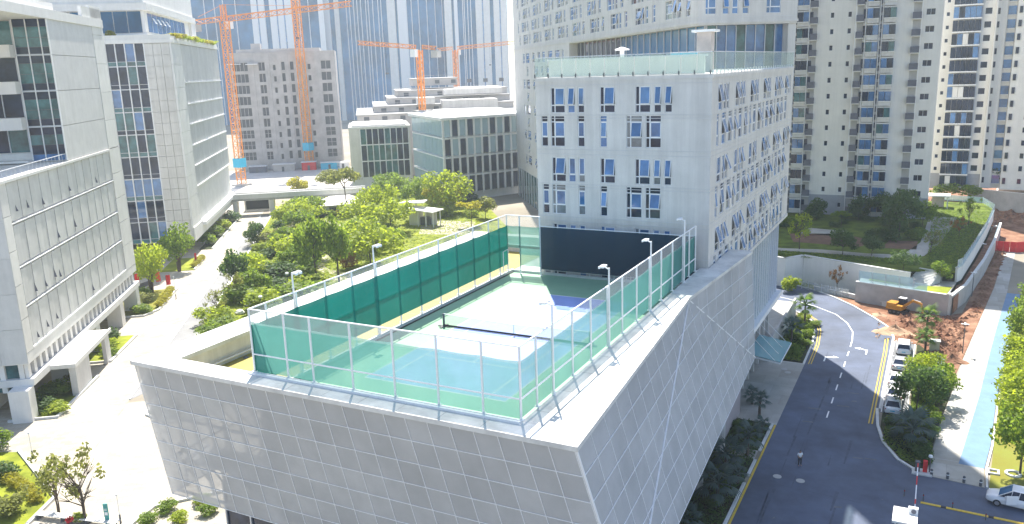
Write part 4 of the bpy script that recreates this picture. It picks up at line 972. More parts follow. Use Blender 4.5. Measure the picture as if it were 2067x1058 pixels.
wall(ap, (51.9,0,0), PI/2, 14, 0, 4.6, [q for q in op2 if q[3] < 4.6], lowm, .25)
wall(ap, (51.9,0,0), PI/2, 14, 4.6, AH, [q for q in op2 if q[1] >= 4.6], upm, .25)
b = MB(); b.box(.02,.36,0,51.5,14,AH-.1); part('core', b, M['dkgrey'], ap)
b = MB(); b.box(-.01,14.01,0,51.9,14.3,AH); b.box(-.4,0,0,-.01,14,AH); part('wall', b, M['warm'], ap)
for x, z, w_, h in sm: window(ap, (x,0,z), 0, w_, h, 'plain', 0, M['glass'], None, .14)
for a, z, c, d in op2: window(ap, (51.9,a,z), PI/2, c-a, d-z, 'plain', 0, M['glass'], None, .12)
def bays(x0, x1, d):
    w_ = x1-x0
    for f in range(N1):
        z = .9+f*FHT
        slabbox('bay_slab', (0,-d,-.12,w_,-.0,.1), M['stone2'], ap, (x0,0,z+2.55)); slabbox('bay_slab', (0,-d,-.12,w_,-.0,.12), M['stone2'], ap, (x0,0,z+.25))
        slabbox('bay_wall', (.05,-d+.1,-.9,w_-.05,-.01,-.13), random.choice((M['fin'],M['stone'])), ap, (x0,0,z+.25))
        n = 2 if w_ < 2.6 else 3
        for k in range(n): slabbox('bay_pane', (.06,-d+.04,0,w_/n-.05,-d+.1,2.02), random.choice((M['glass2'],M['glass'],M['glass'],M['glass2'],M['teal'])), ap, (x0+k*w_/n,0,z+.4))
        slabbox('bay_pane', (-.02,-d+.1,0,.04,-.02,2.02), M['glass2'], ap, (x0+w_-.05,0,z+.4))
bays(18.0, 20.6, .9); bays(22.9, 25.4, .9); bays(37.3, 39.75, 1.0); bays(40.6, 43.1, 1.2)
def boxes(x, w_, door, d=1.0):
    for f in range(N1):
        z = .9+f*FHT
        slabbox('louvre_box', (0,-d,0,w_,-.02,1.3), M['ac'], ap, (x,0,z-.1)); slabbox('louvre_slab', (-.05,-d-.05,-.18,w_+.05,-.02,-.02), M['stone2'], ap, (x,0,z-.1))
        if door: slabbox('balcony_door', (0,-.06,0,.7,-.01,2.0), M['glass'], ap, (x+door,0,z+.4))
        slabbox('niche_wall', (.1,-.05,0,w_-.1,-.02,1.9), M['concrete'], ap, (x,0,z+1.2))
boxes(25.7, 1.5, -.2); boxes(35.2, 1.5, 1.3); boxes(46.2, 1.7, 0)
for x in (20.8, 25.5, 35.1, 37.15, 39.95, 40.45, 48.0):
    b = MB(); b.tube([(x,-1.15,0),(x,-1.15,AH-35)], .07, 5); part('drain_pipe', b, M['white'], ap)
for x0, x1 in ((39.85,40.5),(22.4,22.8)):
    for f in range(N1*2): slabbox('service_panel', (0,-.5,0,x1-x0,-.02,1.1), M['ac'], ap, (x0,0,.7+f*1.75))

ap2 = thing('apartment_tower', 'farther cream apartment tower with wide curtained balconies above red earth', 'building', (26,195,5))
wall_op = []; w2 = []
for f in range(15):
    z = .8+f*3.33
    for x0, w_, h in ((1.3,.8,1.0),(10.0,1.6,1.6)): wall_op.append((x0, z+.7, x0+w_, z+.7+h)); w2.append((x0, z+.7, w_, h))
wall(ap2, (0,0,0), 0, 12.4, 0, 4.1, [], M['greyst'], .3); wall(ap2, (0,0,0), 0, 12.4, 4.1, 85, [q for q in wall_op if q[1] > 4.1], M['warm'], .3)
for x, z, w_, h in w2:
    if z > 4.1: window(ap2, (x,0,z), 0, w_, h, 'plain', 0, M['glass'], None, .14)
b = MB(); b.box(.02,.4,0,12.0,16,84.9); part('core', b, M['dkgrey'], ap2)
b = MB(); b.box(12.41,-1,0,12.7,16,85); b.box(12.7,3,0,15.1,16,85); b.box(17.2,1.5,0,60,16,84); b.box(15.1,4,0,17.2,16,85); b.box(-.3,0,0,-.01,16,85); part('wall', b, M['warm'], ap2)
for f in range(15):
    z = .8+f*3.33
    slabbox('balcony_slab', (0,-1.5,-.3,6.6,-.01,.0), M['white'], ap2, (2.8,0,z))
    for k in range(5): slabbox('balcony_pane', (.03,-1.4,.05,1.2,-1.35,2.75), random.choice((M['glass'],M['glass2'],M['glass'],M['stone2'] if k in (1,2) else M['glass'])), ap2, (2.9+k*1.27,0,z))
    slabbox('balcony_pane', (0,-1.35,.05,.06,-.02,2.75), M['glass2'], ap2, (9.32,0,z))
    for k in (0,): slabbox('narrow_window', (.1,3.8,.5,1.9,3.95,2.6), M['glass2'], ap2, (15.2,0,z)); slabbox('narrow_sill', (.1,3.7,.25,1.9,3.95,.45), M['white'], ap2, (15.2,0,z))
    slabbox('side_window', (0,1.2,.7,.7,1.46,2.3), M['glass'], ap2, (17.6,0,z)); slabbox('side_window', (13.2-.2,2.93,.7,13.5,2.98,2.2), M['glass'], ap2, (0,0,z))
    for k in range(5): slabbox('side_window', (0,1.4,.8,.8,1.48,2.1), M['glass'], ap2, (21+k*3.5,0,z))
t = thing('service_block', 'low beige block at the foot of the farther apartment tower', 'building', (44,213,0))
b = MB(); b.box(0,0,0,22,9,14); part('wall', b, M['warm'], t); b = MB(); b.box(-.3,-.3,14,22.3,9.3,14.5); part('roof', b, M['stone2'], t)
for k in range(4): b = MB(); b.box(2+k*4.6,-.08,9,3.6+k*4.6,-.01,11); part('window', b, M['glass'], t)

# ------------------------------------------------------------------ retaining walls, stairs, fences of the raised garden
def wallrun(name, label, pts, z0, z1, th, m, cat='wall', coping=True, panels=0):
    t = thing(name, label, cat, (pts[0][0], pts[0][1], z0)); o = Vector(pts[0])
    for a, c in zip(pts, pts[1:]):
        L, an = fr2(Vector(a), Vector(c)); n = max(1, round(L/6)); p = Vector(a)-o
        for k in range(n):
            b = MB(); b.box(k*L/n+.01,0,0,(k+1)*L/n-.01,th,z1-z0); part('wall_segment', b, m, t, (p.x,p.y,0), an)
        if coping: b = MB(); b.box(-.05,-.08,z1-z0,L+.05,th+.08,z1-z0+.14); part('coping', b, M['kerb'], t, (p.x,p.y,0), an)
    return t
wallrun('retaining_wall', 'long white retaining wall holding up the shaded garden by the apartment tower', [(2.2,98),(5.2,96.6),(7.8,100.2),(25.6,92.6)], 0, 5.25, .4, M['stone2'])
wallrun('terrace_wall', 'lower grey terrace wall behind the parked excavator', [(17.6,91.0),(31.5,87.2),(31.9,88.4)], 0, 3.45, .35, M['concrete'])
wallrun('retaining_wall', 'white garden wall topped with glass running along the red earth strip', [(32.6,97.3),(33.3,99.2),(35.7,117),(38.2,137),(40.4,158)], 3.2, 5.6, .3, M['stone2'])
wallrun('planter_wall', 'long low concrete planter wall stepping beside the red earth strip', [(31.9,88.4),(34.2,97),(37.6,118),(40.0,137),(42.0,157)], 0, 3.0, .35, M['concrete'])
b = MB(); b.prism([(32.2,88.8),(34.0,97.2),(37.4,118),(39.8,137),(41.8,156.6),(40.6,156.8),(38.4,137),(35.9,117),(33.4,99),(32.6,97)], 0, 2.7); struct('planter_soil', b, M['dirt'])
gf = thing('glass_fence', 'clear glass fence along the top of the white garden wall', 'fence', (32.7,97.4,5.75))
gl = [(32.7,97.4),(33.4,99.2),(35.8,117),(38.3,137),(40.5,158),(38.5,168),(30,170)]
for a, c in zip(gl, gl[1:]):
    L, an = fr2(Vector(a), Vector(c)); n = max(1, round(L/2.2))
    for k in range(n):
        b = MB(); b.box(k*L/n+.05,.1,0,(k+1)*L/n-.05,.13,1.3); part('glass_panel', b, M['stainglass'], gf, (a[0]-32.7,a[1]-97.4,0), an)
        b = MB(); b.box(k*L/n-.03,.08,-.1,k*L/n+.03,.15,1.35); part('post', b, M['mull'], gf, (a[0]-32.7,a[1]-97.4,0), an)
gf = thing('pond_screen', 'long clear glass screen on the lower terrace wall in front of the white wall', 'glass screen', (18.0,91.3,3.5))
L, an = fr2(Vector((18,91.3)), Vector((28.4,88.4)))
for k in range(5):
    b = MB(); b.box(k*L/5+.04,0,0,(k+1)*L/5-.04,.04,1.9 if k < 4 else 1.2); part('glass_panel', b, M['stainglass'], gf, (0,0,0), an)
    b = MB(); b.box(k*L/5-.04,-.02,0,k*L/5+.04,.08,2.0); part('post', b, M['mull'], gf, (0,0,0), an)
sta = thing('garden_stairs', 'flight of pale stone steps descending from the raised garden to the lower terrace', 'stairs', (27.0,93.6,3.3), -.45)
for k in range(11):
    b = MB(); b.box(-1.9,k*.36,0,1.9,(k+1)*.36+.02,.165*(k+1)); part('step', b, M['kerb'], sta)
t = thing('gabion_fence', 'low grey mesh fence by the bend of the driveway', 'fence', (8.2,96.6,0), -.42)
for k in range(7):
    b = MB(); b.box(k*1.3,0,.1,k*1.3+1.2,.06,1.5); part('mesh_panel', b, M['chain'], t); b = MB(); b.box(k*1.3-.04,-.02,0,k*1.3+.04,.08,1.6); part('post', b, M['mull'], t)
wallrun('low_wall', 'low white bed wall curving between the driveway bend and the excavator', [(10.4,95.8),(14.5,94.0),(16.2,93.2),(22.6,89.4),(23.4,88.2)], 0, .7, .25, M['stone2'])
sheet('lawn', [(10.5,96.3),(14.6,94.4),(16.3,93.6),(22.5,90),(18,91.2),(17.8,93),(8.6,99.6),(6,99.4)], .3, M['lawn'])
for x, y in ((13.2,95.6),(13.7,95.4),(14.2,95.15),(14.7,94.9),(15.2,94.7)):
    t = thing('bollard', 'white bollard in the short row by the grey mesh fence', 'bollard', (x,y,.0), 0, 'white bollards by the mesh fence')
    b = MB(); b.lathe([(.11,0),(.11,1.0),(.06,1.08)], 10); part('post', b, M['white'], t)
she = thing('garden_shelter', 'small white flat roofed shelter on the sunlit lawn', 'shelter', (28.7,163.5,5))
b = MB(); b.box(-2.8,-2,2.7,2.8,2,3.0); part('roof', b, M['roofw'], she)
for x in (-2.3,2.3):
    for y in (-1.6,1.6): b = MB(); b.box(x-.12,y-.12,0,x+.12,y+.12,2.7); part('post', b, M['stone2'], she)
b = MB(); b.box(-1,.4,0,1.6,.6,2.4); part('screen', b, M['wood'], she)
wallrun('site_wall', 'long grey site hoarding wall across the red earth', [(36,196),(60,184),(90,176)], 0, 5, .4, M['concrete'])
t = thing('red_hoarding', 'red cloth hoarding across the end of the red earth strip', 'hoarding', (39.4,140,0))
for k in range(4): b = MB(); b.box(k*1.15,0,0,k*1.15+1.1,.06,2.2); part('panel', b, M['red'], t)
for k in range(9): b = MB(); b.box(0,0,0,1.2,.06,2.2); part('panel', b, M['red'], t, (4.6+k*1.0,.0+k*.75,0), .64)
for x, y, n in ((40.4,146,'beside the red hoarding'),(37.4,126,'halfway along the concrete path'),(33.4,69.5,'above the red bank beside the young palms'),(35.2,101,'beside the end of the cycle lane')):
    t = thing('street_lamp', 'path lamp with a flat cross shaped head ' + n, 'street lamp', (x,y,0), 0, 'lamps along the path')
    b = MB(); b.lathe([(.07,0),(.05,4.2)], 8); part('pole', b, M['dkgrey'], t)
    b = MB(); b.box(-.5,-.1,4.2,.5,.1,4.28); b.box(-.1,-.5,4.28,.1,.5,4.34); part('lamp_head', b, M['lampw'], t)

# dirt heaps
def heap(label, x, y, r, h, m, seed):
    rnd = random.Random(seed); b = MB(); k = 18
    for i in range(6):
        q = i/5
        for j in range(k):
            a = 2*PI*j/k; rr_ = r*q*(1+.22*math.sin(3*a+seed)+rnd.uniform(-.12,.12)); b.v.append((rr_*math.cos(a)*1.2, rr_*math.sin(a), h*(1-q)**1.2*(1+rnd.uniform(-.25,.25)) if i < 5 else -.05))
    for i in range(5):
        for j in range(k): b.f.append((i*k+j,(i+1)*k+j,(i+1)*k+(j+1)%k,i*k+(j+1)%k))
    tag(ob('earth_heap', b.mesh(m, 'earth_heap'), None, (x,y,.04)), label, 'heap of earth')
pale = mat('pale dug earth', (.42,.27,.17), .95, 0, .3, .6, .8, 4)
heap('pale orange heap of dug earth by the driveway kerb', 24.6, 76.2, 2.3, 1.0, pale, 3)
heap('dark red heap of earth behind the pale one', 26.4, 78.6, 1.7, 1.1, M['dirt'], 5)
heap('thin ridge of red earth along the concrete path', 32.0, 65.5, 1.6, .9, M['dirt'], 8)
heap('small red mound beside the tarpaulin', 30.6, 69.6, 1.3, .6, M['dirt'], 9)
heap('crumpled blue grey tarpaulin lying over rubble', 30.4, 64.6, 1.3, .9, mat('tarpaulin', (.36,.40,.46), .6, 0, .2, 1.5, .3, 4), 12)
heap('rubble pile of pale stones near the kerb bend', 21.8, 84.2, 1.0, .4, pale, 14)

# ------------------------------------------------------------------ vegetation
def leaf_cloud(n, lobes, size, seed, shell=.55, flat=0.):
    """n leaf-sized faces spread through the lobes (centre, radii) of a unit crown"""
    rnd = random.Random(seed); b = MB(); ws = [l[1][0]*l[1][1]*l[1][2] for l in lobes]; tw = sum(x**.67 for x in ws)
    for (c, r), x in zip(lobes, ws):
        for _ in range(int(n*(x**.67)/tw)):
            d = Vector((rnd.gauss(0,1), rnd.gauss(0,1), rnd.gauss(0,1))).normalized(); q = shell+(1-shell)*rnd.random()**.6
            if rnd.random() < .25: q *= rnd.random()
            p = Vector((c[0]+d.x*r[0]*q, c[1]+d.y*r[1]*q, c[2]+d.z*r[2]*q))
            nrm = (d*.6+Vector((rnd.gauss(0,.6), rnd.gauss(0,.6), rnd.gauss(.35,.6)))).normalized()
            a = nrm.orthogonal().normalized(); a.rotate(Matrix.Rotation(rnd.random()*6.28, 3, nrm)); e = nrm.cross(a)
            s = size*rnd.uniform(.6,1.35); u, v = a*s, e*s*rnd.uniform(.45,.8)
            b.poly(p-u*.9, p-u*.1+v, p+u, p-u*.05-v*.9)
    return b
def lobes_round(seed, k=9, spread=.3):
    rnd = random.Random(seed); L = [((0,0,.55),(.30,.30,.27))]
    for i in range(k):
        a = 2*PI*i/k+rnd.uniform(-.4,.4); z = rnd.uniform(.36,.8); q = spread*rnd.uniform(.7,1.15)*(1.15-abs(z-.52)); r = rnd.uniform(.15,.24)
        L.append(((math.cos(a)*q, math.sin(a)*q, z),(r,r,r*rnd.uniform(.7,.95))))
    L.append(((rnd.uniform(-.1,.1),rnd.uniform(-.1,.1),.84),(.18,.18,.15))); return L
def lobes_sparse(seed, k=16):
    rnd = random.Random(seed); L = []
    for i in range(k):
        a = rnd.random()*6.28; q = rnd.uniform(.1,.48); z = rnd.uniform(.42,.95); r = rnd.uniform(.07,.14); L.append(((math.cos(a)*q,math.sin(a)*q,z),(r,r,r)))
    return L
def lobes_bush(seed, k=7):
    rnd = random.Random(seed); L = [((0,0,.45),(.36,.36,.42))]
    for i in range(k):
        a = rnd.random()*6.28; q = rnd.uniform(.15,.34); r = rnd.uniform(.16,.26); L.append(((math.cos(a)*q,math.sin(a)*q,rnd.uniform(.25,.7)),(r,r,r)))
    return L
def lobes_umbrella(seed, k=10):
    rnd = random.Random(seed); L = []
    for i in range(k):
        a = 2*PI*i/k+rnd.uniform(-.3,.3); q = rnd.uniform(.12,.38); r = rnd.uniform(.13,.2); L.append(((math.cos(a)*q,math.sin(a)*q,rnd.uniform(.74,.88)),(r,r,r*.55)))
    return L
CR = {}
SH = {'round': (lobes_round, 1700, .042, .5), 'dense': (lambda s: lobes_round(s, 15, .36), 2200, .036, .45), 'sparse': (lobes_sparse, 620, .032, .2), 'bush': (lobes_bush, 950, .055, .55), 'umbrella': (lobes_umbrella, 1100, .04, .3)}
def crown(kind, var, m):
    k = (kind, var, m.name)
    if k not in CR:
        f, n, sz, sh = SH[kind]; kk = (kind, var)
        b = leaf_cloud(n, f(var*7+3), sz, var*13+1, sh); CR[k] = b.mesh(m, 'crown')
    return CR[k]
def trunk_mesh(kind, var):
    k = ('trunk', kind, var)
    if k not in CR:
        rnd = random.Random(var*3+len(kind)); b = MB(); top = .5 if kind != 'umbrella' else .72
        b.tube([(0,0,-.02),(.012,0,.15),(-.01,.01,top*.7),(0,0,top)], [.022,.018,.014,.008], 7)
        for i in range(9 if kind == 'sparse' else 6):
            a = rnd.random()*6.28; z = rnd.uniform(.22,top); q = rnd.uniform(.2,.36); z1 = min(.9, z+rnd.uniform(.15,.4))
            b.tube([(0,0,z),(math.cos(a)*q*.5,math.sin(a)*q*.5,z+(z1-z)*.6),(math.cos(a)*q,math.sin(a)*q,z1)], [.011,.007,.003], 5)
            if kind == 'sparse':
                for _ in range(3): a2 = a+rnd.uniform(-.8,.8); b.tube([(math.cos(a)*q*.5,math.sin(a)*q*.5,z+(z1-z)*.6),(math.cos(a2)*q*1.1,math.sin(a2)*q*1.1,z1+rnd.uniform(-.05,.15))], [.006,.002], 4)
        CR[k] = b.mesh(M['bark'], 'trunk', True)
    return CR[k]
def tree(label, x, y, z, h, wd, kind='round', m='leafB', var=None, name='tree', cat='tree', group=None, stems=0):
    if group == 'trees of the garden': h, wd = h*1.08, wd*1.22
    var = random.randint(0, 2) if var is None else var
    t = thing(name, label, cat, (x, y, z), random.uniform(0, 6.28), group)
    ob('trunk', trunk_mesh(kind, var), t, (0,0,0), 0, (h*.75, h*.75, h))
    for k in range(stems): ob('trunk', trunk_mesh(kind, (var+k+1)%3), t, (.25*math.cos(k*2.4), .25*math.sin(k*2.4), 0), (.07*math.cos(k*2.4+1.5),.07*math.sin(k*2.4+1.5),k*2.), (h*.6, h*.6, h*.9))
    ob('crown', crown(kind, var, M[m]), t, (0,0,0), 0, (wd*1.08, wd*1.08, h)); return t
def shrub(label, x, y, z, h, wd, m='leafB', group=None, var=None):
    var = random.randint(0, 3) if var is None else var
    return tag(ob('shrub', crown('bush', var, M[m]), None, (x, y, z), random.uniform(0, 6.28), (wd*1.2, wd*1.2, h*1.05)), label, 'shrub', group)
CW = {'leafA': 'yellow green', 'leafB': 'mid green', 'leafC': 'dark green', 'leafD': 'olive', 'leafY': 'bright yellow', 'leafR': 'bronze'}
def size_word(h, wd): return ('small' if h < 1.9 else 'tall' if h > 3.4 else 'rounded') + (' spreading' if wd > 2.2*h else '')
G = 'trees of the garden'
tree('dark leaved tree with a bare stem beside the garden terrace', -82, 70.9, 0, 12.3, 6.2, 'round', 'leafB', 0, group=G)
tree('slender tree with twiggy stem at the foot of the curved garden path', -75.6, 70.3, 0, 13.3, 5.2, 'round', 'leafB', 1, group=G)
shrub('big round yellow green bush in the middle of the garden', -104.6, 85.8, 0, 5.6, 7.4, 'leafA')
tree('low spreading yellow green tree below the footbridge', -131.1, 117.9, 0, 6.2, 9.5, 'bush', 'leafA', 1, group=G)
tree('small dark tree on the verge of the asphalt lane', -118.4, 91.4, 0, 5.8, 4.2, 'round', 'leafC', 2, group=G)
tree('dark green tree at the edge of the asphalt lane', -89.6, 57.1, 0, 8.3, 5.0, 'round', 'leafC', 1, group=G)
tree('tall bright green tree in front of the folded white pavilion roof', -106.4, 125.7, 0, 10.5, 8, 'dense', 'leafA', 0, group=G)
tree('broad dense tree between the curved path and the fence screens', -78.1, 84, 0, 10.2, 11, 'dense', 'leafA', 1, group=G)
tree('green tree before the low gridded office', -110.1, 149.6, 0, 9.4, 7, 'dense', 'leafB', 2, group=G)
tree('large yellow topped tree before the clear glass corner', -96, 145, 0, 12, 9.6, 'dense', 'leafA', 0, group=G)
tree('small yellow umbrella tree near the fence corner', -79.5, 129.8, 0, 6.5, 6, 'umbrella', 'leafY', 0, group=G)
tree('low olive tree beside the small yellow umbrella tree', -81.6, 141.2, 0, 6.2, 5.4, 'round', 'leafD', 1, group=G)
tree('tall thin tree with a flat sparse top by the white house', -126.1, 136.7, 0, 13.2, 7.8, 'umbrella', 'leafD', 1, group=G)
shrub('orange brown cone shaped shrub on the lawn beside the curved path', -80.5, 79.4, 0, 4.6, 3.2, 'leafR')
tree('pale yellow tree standing behind the footbridge', -157.9, 152.4, 0, 7.4, 6.8, 'round', 'leafY', 0, group=G)
tree('olive tree behind the footbridge by the construction yard', -163.1, 173.8, 0, 7.2, 8, 'round', 'leafD', 1, group=G)
tree('bushy tree between the footbridge pillar and the white house', -137, 131, 0, 6, 7.4, 'bush', 'leafB', 2, group=G)
tree('bright multi stem tree inside the red banners', -106, 51, 0, 10.4, 6.6, 'dense', 'leafA', 2, stems=4)
tree('darker multi stem tree against the gridded office windows', -115.1, 65.5, 0, 11.2, 6.8, 'dense', 'leafB', 1, stems=4)
tree('airy olive tree with a forked trunk by the plaza bench', -40.6, -11, 0, 7.3, 5.6, 'sparse', 'leafD', 0, stems=1)
tree('thinner airy tree beside the hedge at the plaza bench', -44.2, -11.2, 0, 6, 5.2, 'sparse', 'leafD', 1, stems=1)
tree('pale wispy tree on the lane verge near the roof corner', -80.5, 43.4, 0, 5.2, 4.6, 'sparse', 'leafD', 2)
tree('wispy grey tree farther along the lane verge', -84.5, 51, 0, 5.6, 4.2, 'sparse', 'leafD', 0)
A = 'trees of the raised garden'
for l, x, y, h, wd, kd, m_ in (('multi stem dark tree on the grass above the retaining wall',14,104.5,4.9,5.4,'round','leafC'),('low spreading tree beside the shaded garden walk',18.9,105.3,3.9,4.2,'round','leafC'),
    ('rounded dark tree at the top of the stone steps',24.5,95.8,3.6,4.3,'dense','leafC'),('sparse yellow green tree near the hotel lobby corner',6.1,106.7,7.4,5,'sparse','leafA'),('small umbrella tree on the bare earth by the tower base',10.9,131.7,3.6,4.0,'umbrella','leafB'),
    ('large green tree before the louvre boxes of the apartment tower',22.6,123.4,9.9,7,'dense','leafC'),('tall dark tree against the apartment tower corner',21.5,133,8.6,5.1,'round','leafC'),('dark shrubby tree by the apartment tower base',13.6,141,6.2,5.6,'bush','leafC'),
    ('dark tree by the hotel end of the apartment tower',4.9,139,5.2,5.6,'bush','leafC'),('bare thin tree on the garden walk',28.4,110.8,4.4,3,'sparse','leafD'),('rounded tree between the walk and the tower corner',26.4,137,5.8,4.7,'dense','leafB'),
    ('pinkish bare shrub tree on the sunlit slope',33.1,127.9,3.9,3.7,'sparse','leafR'),('pale green sparse tree on the sunlit lawn slope',35.0,141,6.3,4.6,'sparse','leafB'),('broad dark tree hiding the tower ground floor',18.5,143.4,6.6,6.6,'dense','leafC')):
    tree(l, x, y, ZT, h, wd, kd, m_, group=A)
tree('young tree on the lower terrace beside the steps', 30.3, 95.8, 3.3, 3.8, 3.6, 'round', 'leafB', 0)
tree('leafless reddish tree in front of the long white wall', 14.2, 96.0, .3, 4.4, 2.9, 'sparse', 'leafR', 1)
shrub('bright shrub at the hotel end of the long white wall', 6.6, 93.6, 0, 3.2, 3.4, 'leafA')
tree('dark broad tree at the foot of the farther apartment tower', 45, 202, 4.5, 7, 8, 'dense', 'leafC', 0)
for l, x, y, wd in (('low hedge before the farther tower balconies',31,191.5,7),('low hedge by the farther tower corner',36.5,190.5,6)): shrub(l, x, y, 3.6, 3.6, wd, 'leafB')
BD = 'trees in the parking bed'
for l, x, y, h, wd, m_ in (('dark dense tree overhanging the parked cars',28.4,45.6,6,5,'leafC'),('dense tree beside the concrete path behind the parked cars',30.1,48.6,5.2,4.6,'leafB'),
    ('smaller tree beside the middle parked cars',28.4,51.2,4,3.8,'leafB'),('bright young tree at the bed end near the palms',28.9,56,4.2,3.9,'leafA'),('low tree touching the concrete path edge',30.6,53.2,3.6,3.2,'leafA')):
    tree(l, x, y, .05, h, wd, 'dense', m_, group=BD)
for i, (x, y, h, wd, m_) in enumerate(((28.6,60,1.6,2.6,'leafA'),(29.4,62,1.3,2,'leafB'),(30.8,57.5,1.4,2.4,'leafA'),(31.3,60,1.2,1.8,'leafA'),(29.9,43,2.2,2.6,'leafB'),(28.2,41.5,2,2.8,'leafC'),(29.6,39,1.8,2.6,'leafC'),(26.8,37.2,1.4,2.2,'leafC'),(28.8,34.4,1.5,2.8,'leafC'),(29.5,32.6,1.2,1.6,'leafC'),(26.2,40.5,1.3,1.8,'leafC'),(28.4,64.3,1.2,1.6,'leafA'))):
    shrub(size_word(h*1.4, wd)+' '+CW[m_]+' shrub in the parking bed '+('near the palms' if y > 59 else 'beside the middle cars' if y > 45 else 'behind the kerb curve' if y > 38 else 'at the kerb tip'), x, y, .05, h, wd, m_, 'shrubs in the parking bed')
RT_ = 'trees along the cycle lane'
for l, x, y, h, wd, kd, m_ in (('round tree with a straight trunk on the dry lawn by the van',37.9,33.4,7.6,5.2,'dense','leafB'),('bushy tree over the cycle lane kerb nearest the round lawn tree',39.6,46.2,6,6,'dense','leafA'),('tree with reddish shade in the lane side row',39.2,52.5,5,5,'dense','leafA'),
    ('broad tree in the lane side row opposite the parked cars',40.4,58.8,5.6,5.8,'dense','leafA'),('leafy tree in the lane side row opposite the young palms',41.0,66.4,5.6,5.6,'dense','leafA'),('tall tree in the lane side row opposite the dirt heaps',42.2,76.5,7.4,6.4,'dense','leafB'),
    ('tree at the far end of the lane side row near the planter wall',43.4,88.5,6.8,5.6,'dense','leafB'),('second tree back from the cycle lane behind the row',43.8,58,6,6,'dense','leafA'),('tree filling the frame edge beyond the lane row',44.4,68,6.5,6.5,'dense','leafA')):
    tree(l, x, y, .05, h, wd, kd, m_, group=RT_)
for i in range(9): shrub('yellow green hedge bush along the cycle lane kerb', 38.2+i*.36+(i%2)*.5, 48+i*4.6, .05, 2.4, 3.4, random.choice(('leafA','leafA','leafB')), 'hedge bushes by the cycle lane')
# beds by the finned office
for l, u, v, h, wd, m_ in (('rounded shrub in the front bed under the office beam',-53,50.5,2.3,4.2,'leafB'),('dark low shrub in the front bed by the thick column',-53,46,1.8,3.6,'leafC'),('low yellow green cover of the front bed kerb',-51,45,1.2,3.4,'leafA'),('shrub at the end of the front bed by the gate pier',-51.6,55,1.8,3,'leafD'),
    ('bright round shrub under the canopy edge',-51.6,68.4,2.2,3.6,'leafA'),('dark shrub beside the canopy wall',-52.4,72.5,2.6,3.4,'leafC'),('small shrub at the tip of the canopy bed',-50.6,66,1.4,2.4,'leafB'),
    ('spreading shrub in the sunlit bed behind the far column',-53.5,96.5,2.2,4.6,'leafD'),('dark shrub at the near end of the sunlit bed',-52,89.5,1.8,3.6,'leafB'),('shrub among the yellow hedges',-54.5,101,2,3.6,'leafB'),
    ('leafy shrub under the glass lounge',-51.4,150,3.2,5,'leafB'),('second leafy shrub under the glass lounge',-50.8,160,3.2,5,'leafB'),('shrub under the lounge slab near the footbridge',-50.4,170,3.2,5,'leafA'),('dark shrub beside the footbridge pillar',-50.6,183,3.4,5,'leafC')):
    x, y = BW(u, v); shrub(l, x, y, .1, h, wd, m_)
def hedge(label, u0_, v0_, u1_, v1_, h, m_, n):
    t = thing('hedge', label, 'hedge', (*BW(u0_, v0_), .1), AB); L = Vector((u1_-u0_, v1_-v0_))
    for k in range(n):
        q = L*((k+.5)/n); ob('hedge_bush', crown('bush', k % 3, M[m_]), t, (q.x, q.y, 0), k*1.7, (L.length/n*1.35, L.length/n*1.3, h*1.15))
hedge('bright yellow hedge along the plaza kerb of the sunlit bed', -49.6, 92, -50.0, 105, 1.1, 'leafY', 8)
hedge('low yellow hedge across the sunlit bed', -58, 92.5, -51, 91.5, 1.0, 'leafY', 5)
hedge('short yellow hedge beyond the red banners', -49.6, 124, -49.5, 134, 1.0, 'leafY', 6)
hedge('yellow hedge at the corner of the plaza by the bench', -53, 30, -44.5, 20.5, 1.1, 'leafY', 8)
hedge('dark hedge at the corner of the plaza', -55, 27, -47, 18, 1.6, 'leafD', 6)
for l, u, v, h, wd, m_ in (('round green shrub behind the corner hedge',-54,34,2.6,3.6,'leafB'),('dark shrub in the plaza corner bed',-50.5,27,2.0,3,'leafC'),('olive shrub beside the airy trees',-46.5,18.5,2.2,3.2,'leafD'),('small shrub with red blossom by the bench',-39.4,15.8,1.0,1.3,'leafA')):
    x, y = BW(u, v); shrub(l, x, y, .05, h, wd, m_)
sheet('planting_bed', bpts([(-56,43),(-50.6,43),(-49.9,57),(-56,57)]), .1, M['lawn']); sheet('planting_bed', bpts([(-55,63.5),(-49.9,63.5),(-49.5,76),(-55,76)]), .1, M['lawn'])
sheet('planting_bed', bpts([(-60,87.5),(-51,87.5),(-49.4,91),(-49.4,106),(-60,106)]), .1, M['lawn2']); sheet('planting_bed', bpts([(-56,122),(-49.2,122),(-49.2,135),(-56,135)]), .1, M['lawn'])
sheet('planting_bed', bpts([(-52,144),(-49.2,144),(-49,189),(-52,189)]), .1, M['soil']); sheet('planting_bed', bpts([(-60,10),(-45,10),(-43.6,21),(-51.5,33.5),(-60,35)]), .08, M['lawn'])
for q in ([(-56,42.9),(-50.4,42.9),(-49.7,57.1)],[(-55,63.3),(-49.8,63.3),(-49.3,76)],[(-60,87.3),(-50.9,87.3),(-49.2,90.9),(-49.2,106)],[(-49,122),(-49,135)],[(-49,144),(-48.8,189)],[(-45,10),(-43.4,21.2),(-51.4,33.7)]):
    strip('kerb', bpts(q), .35, 0, M['kerb'], .3)
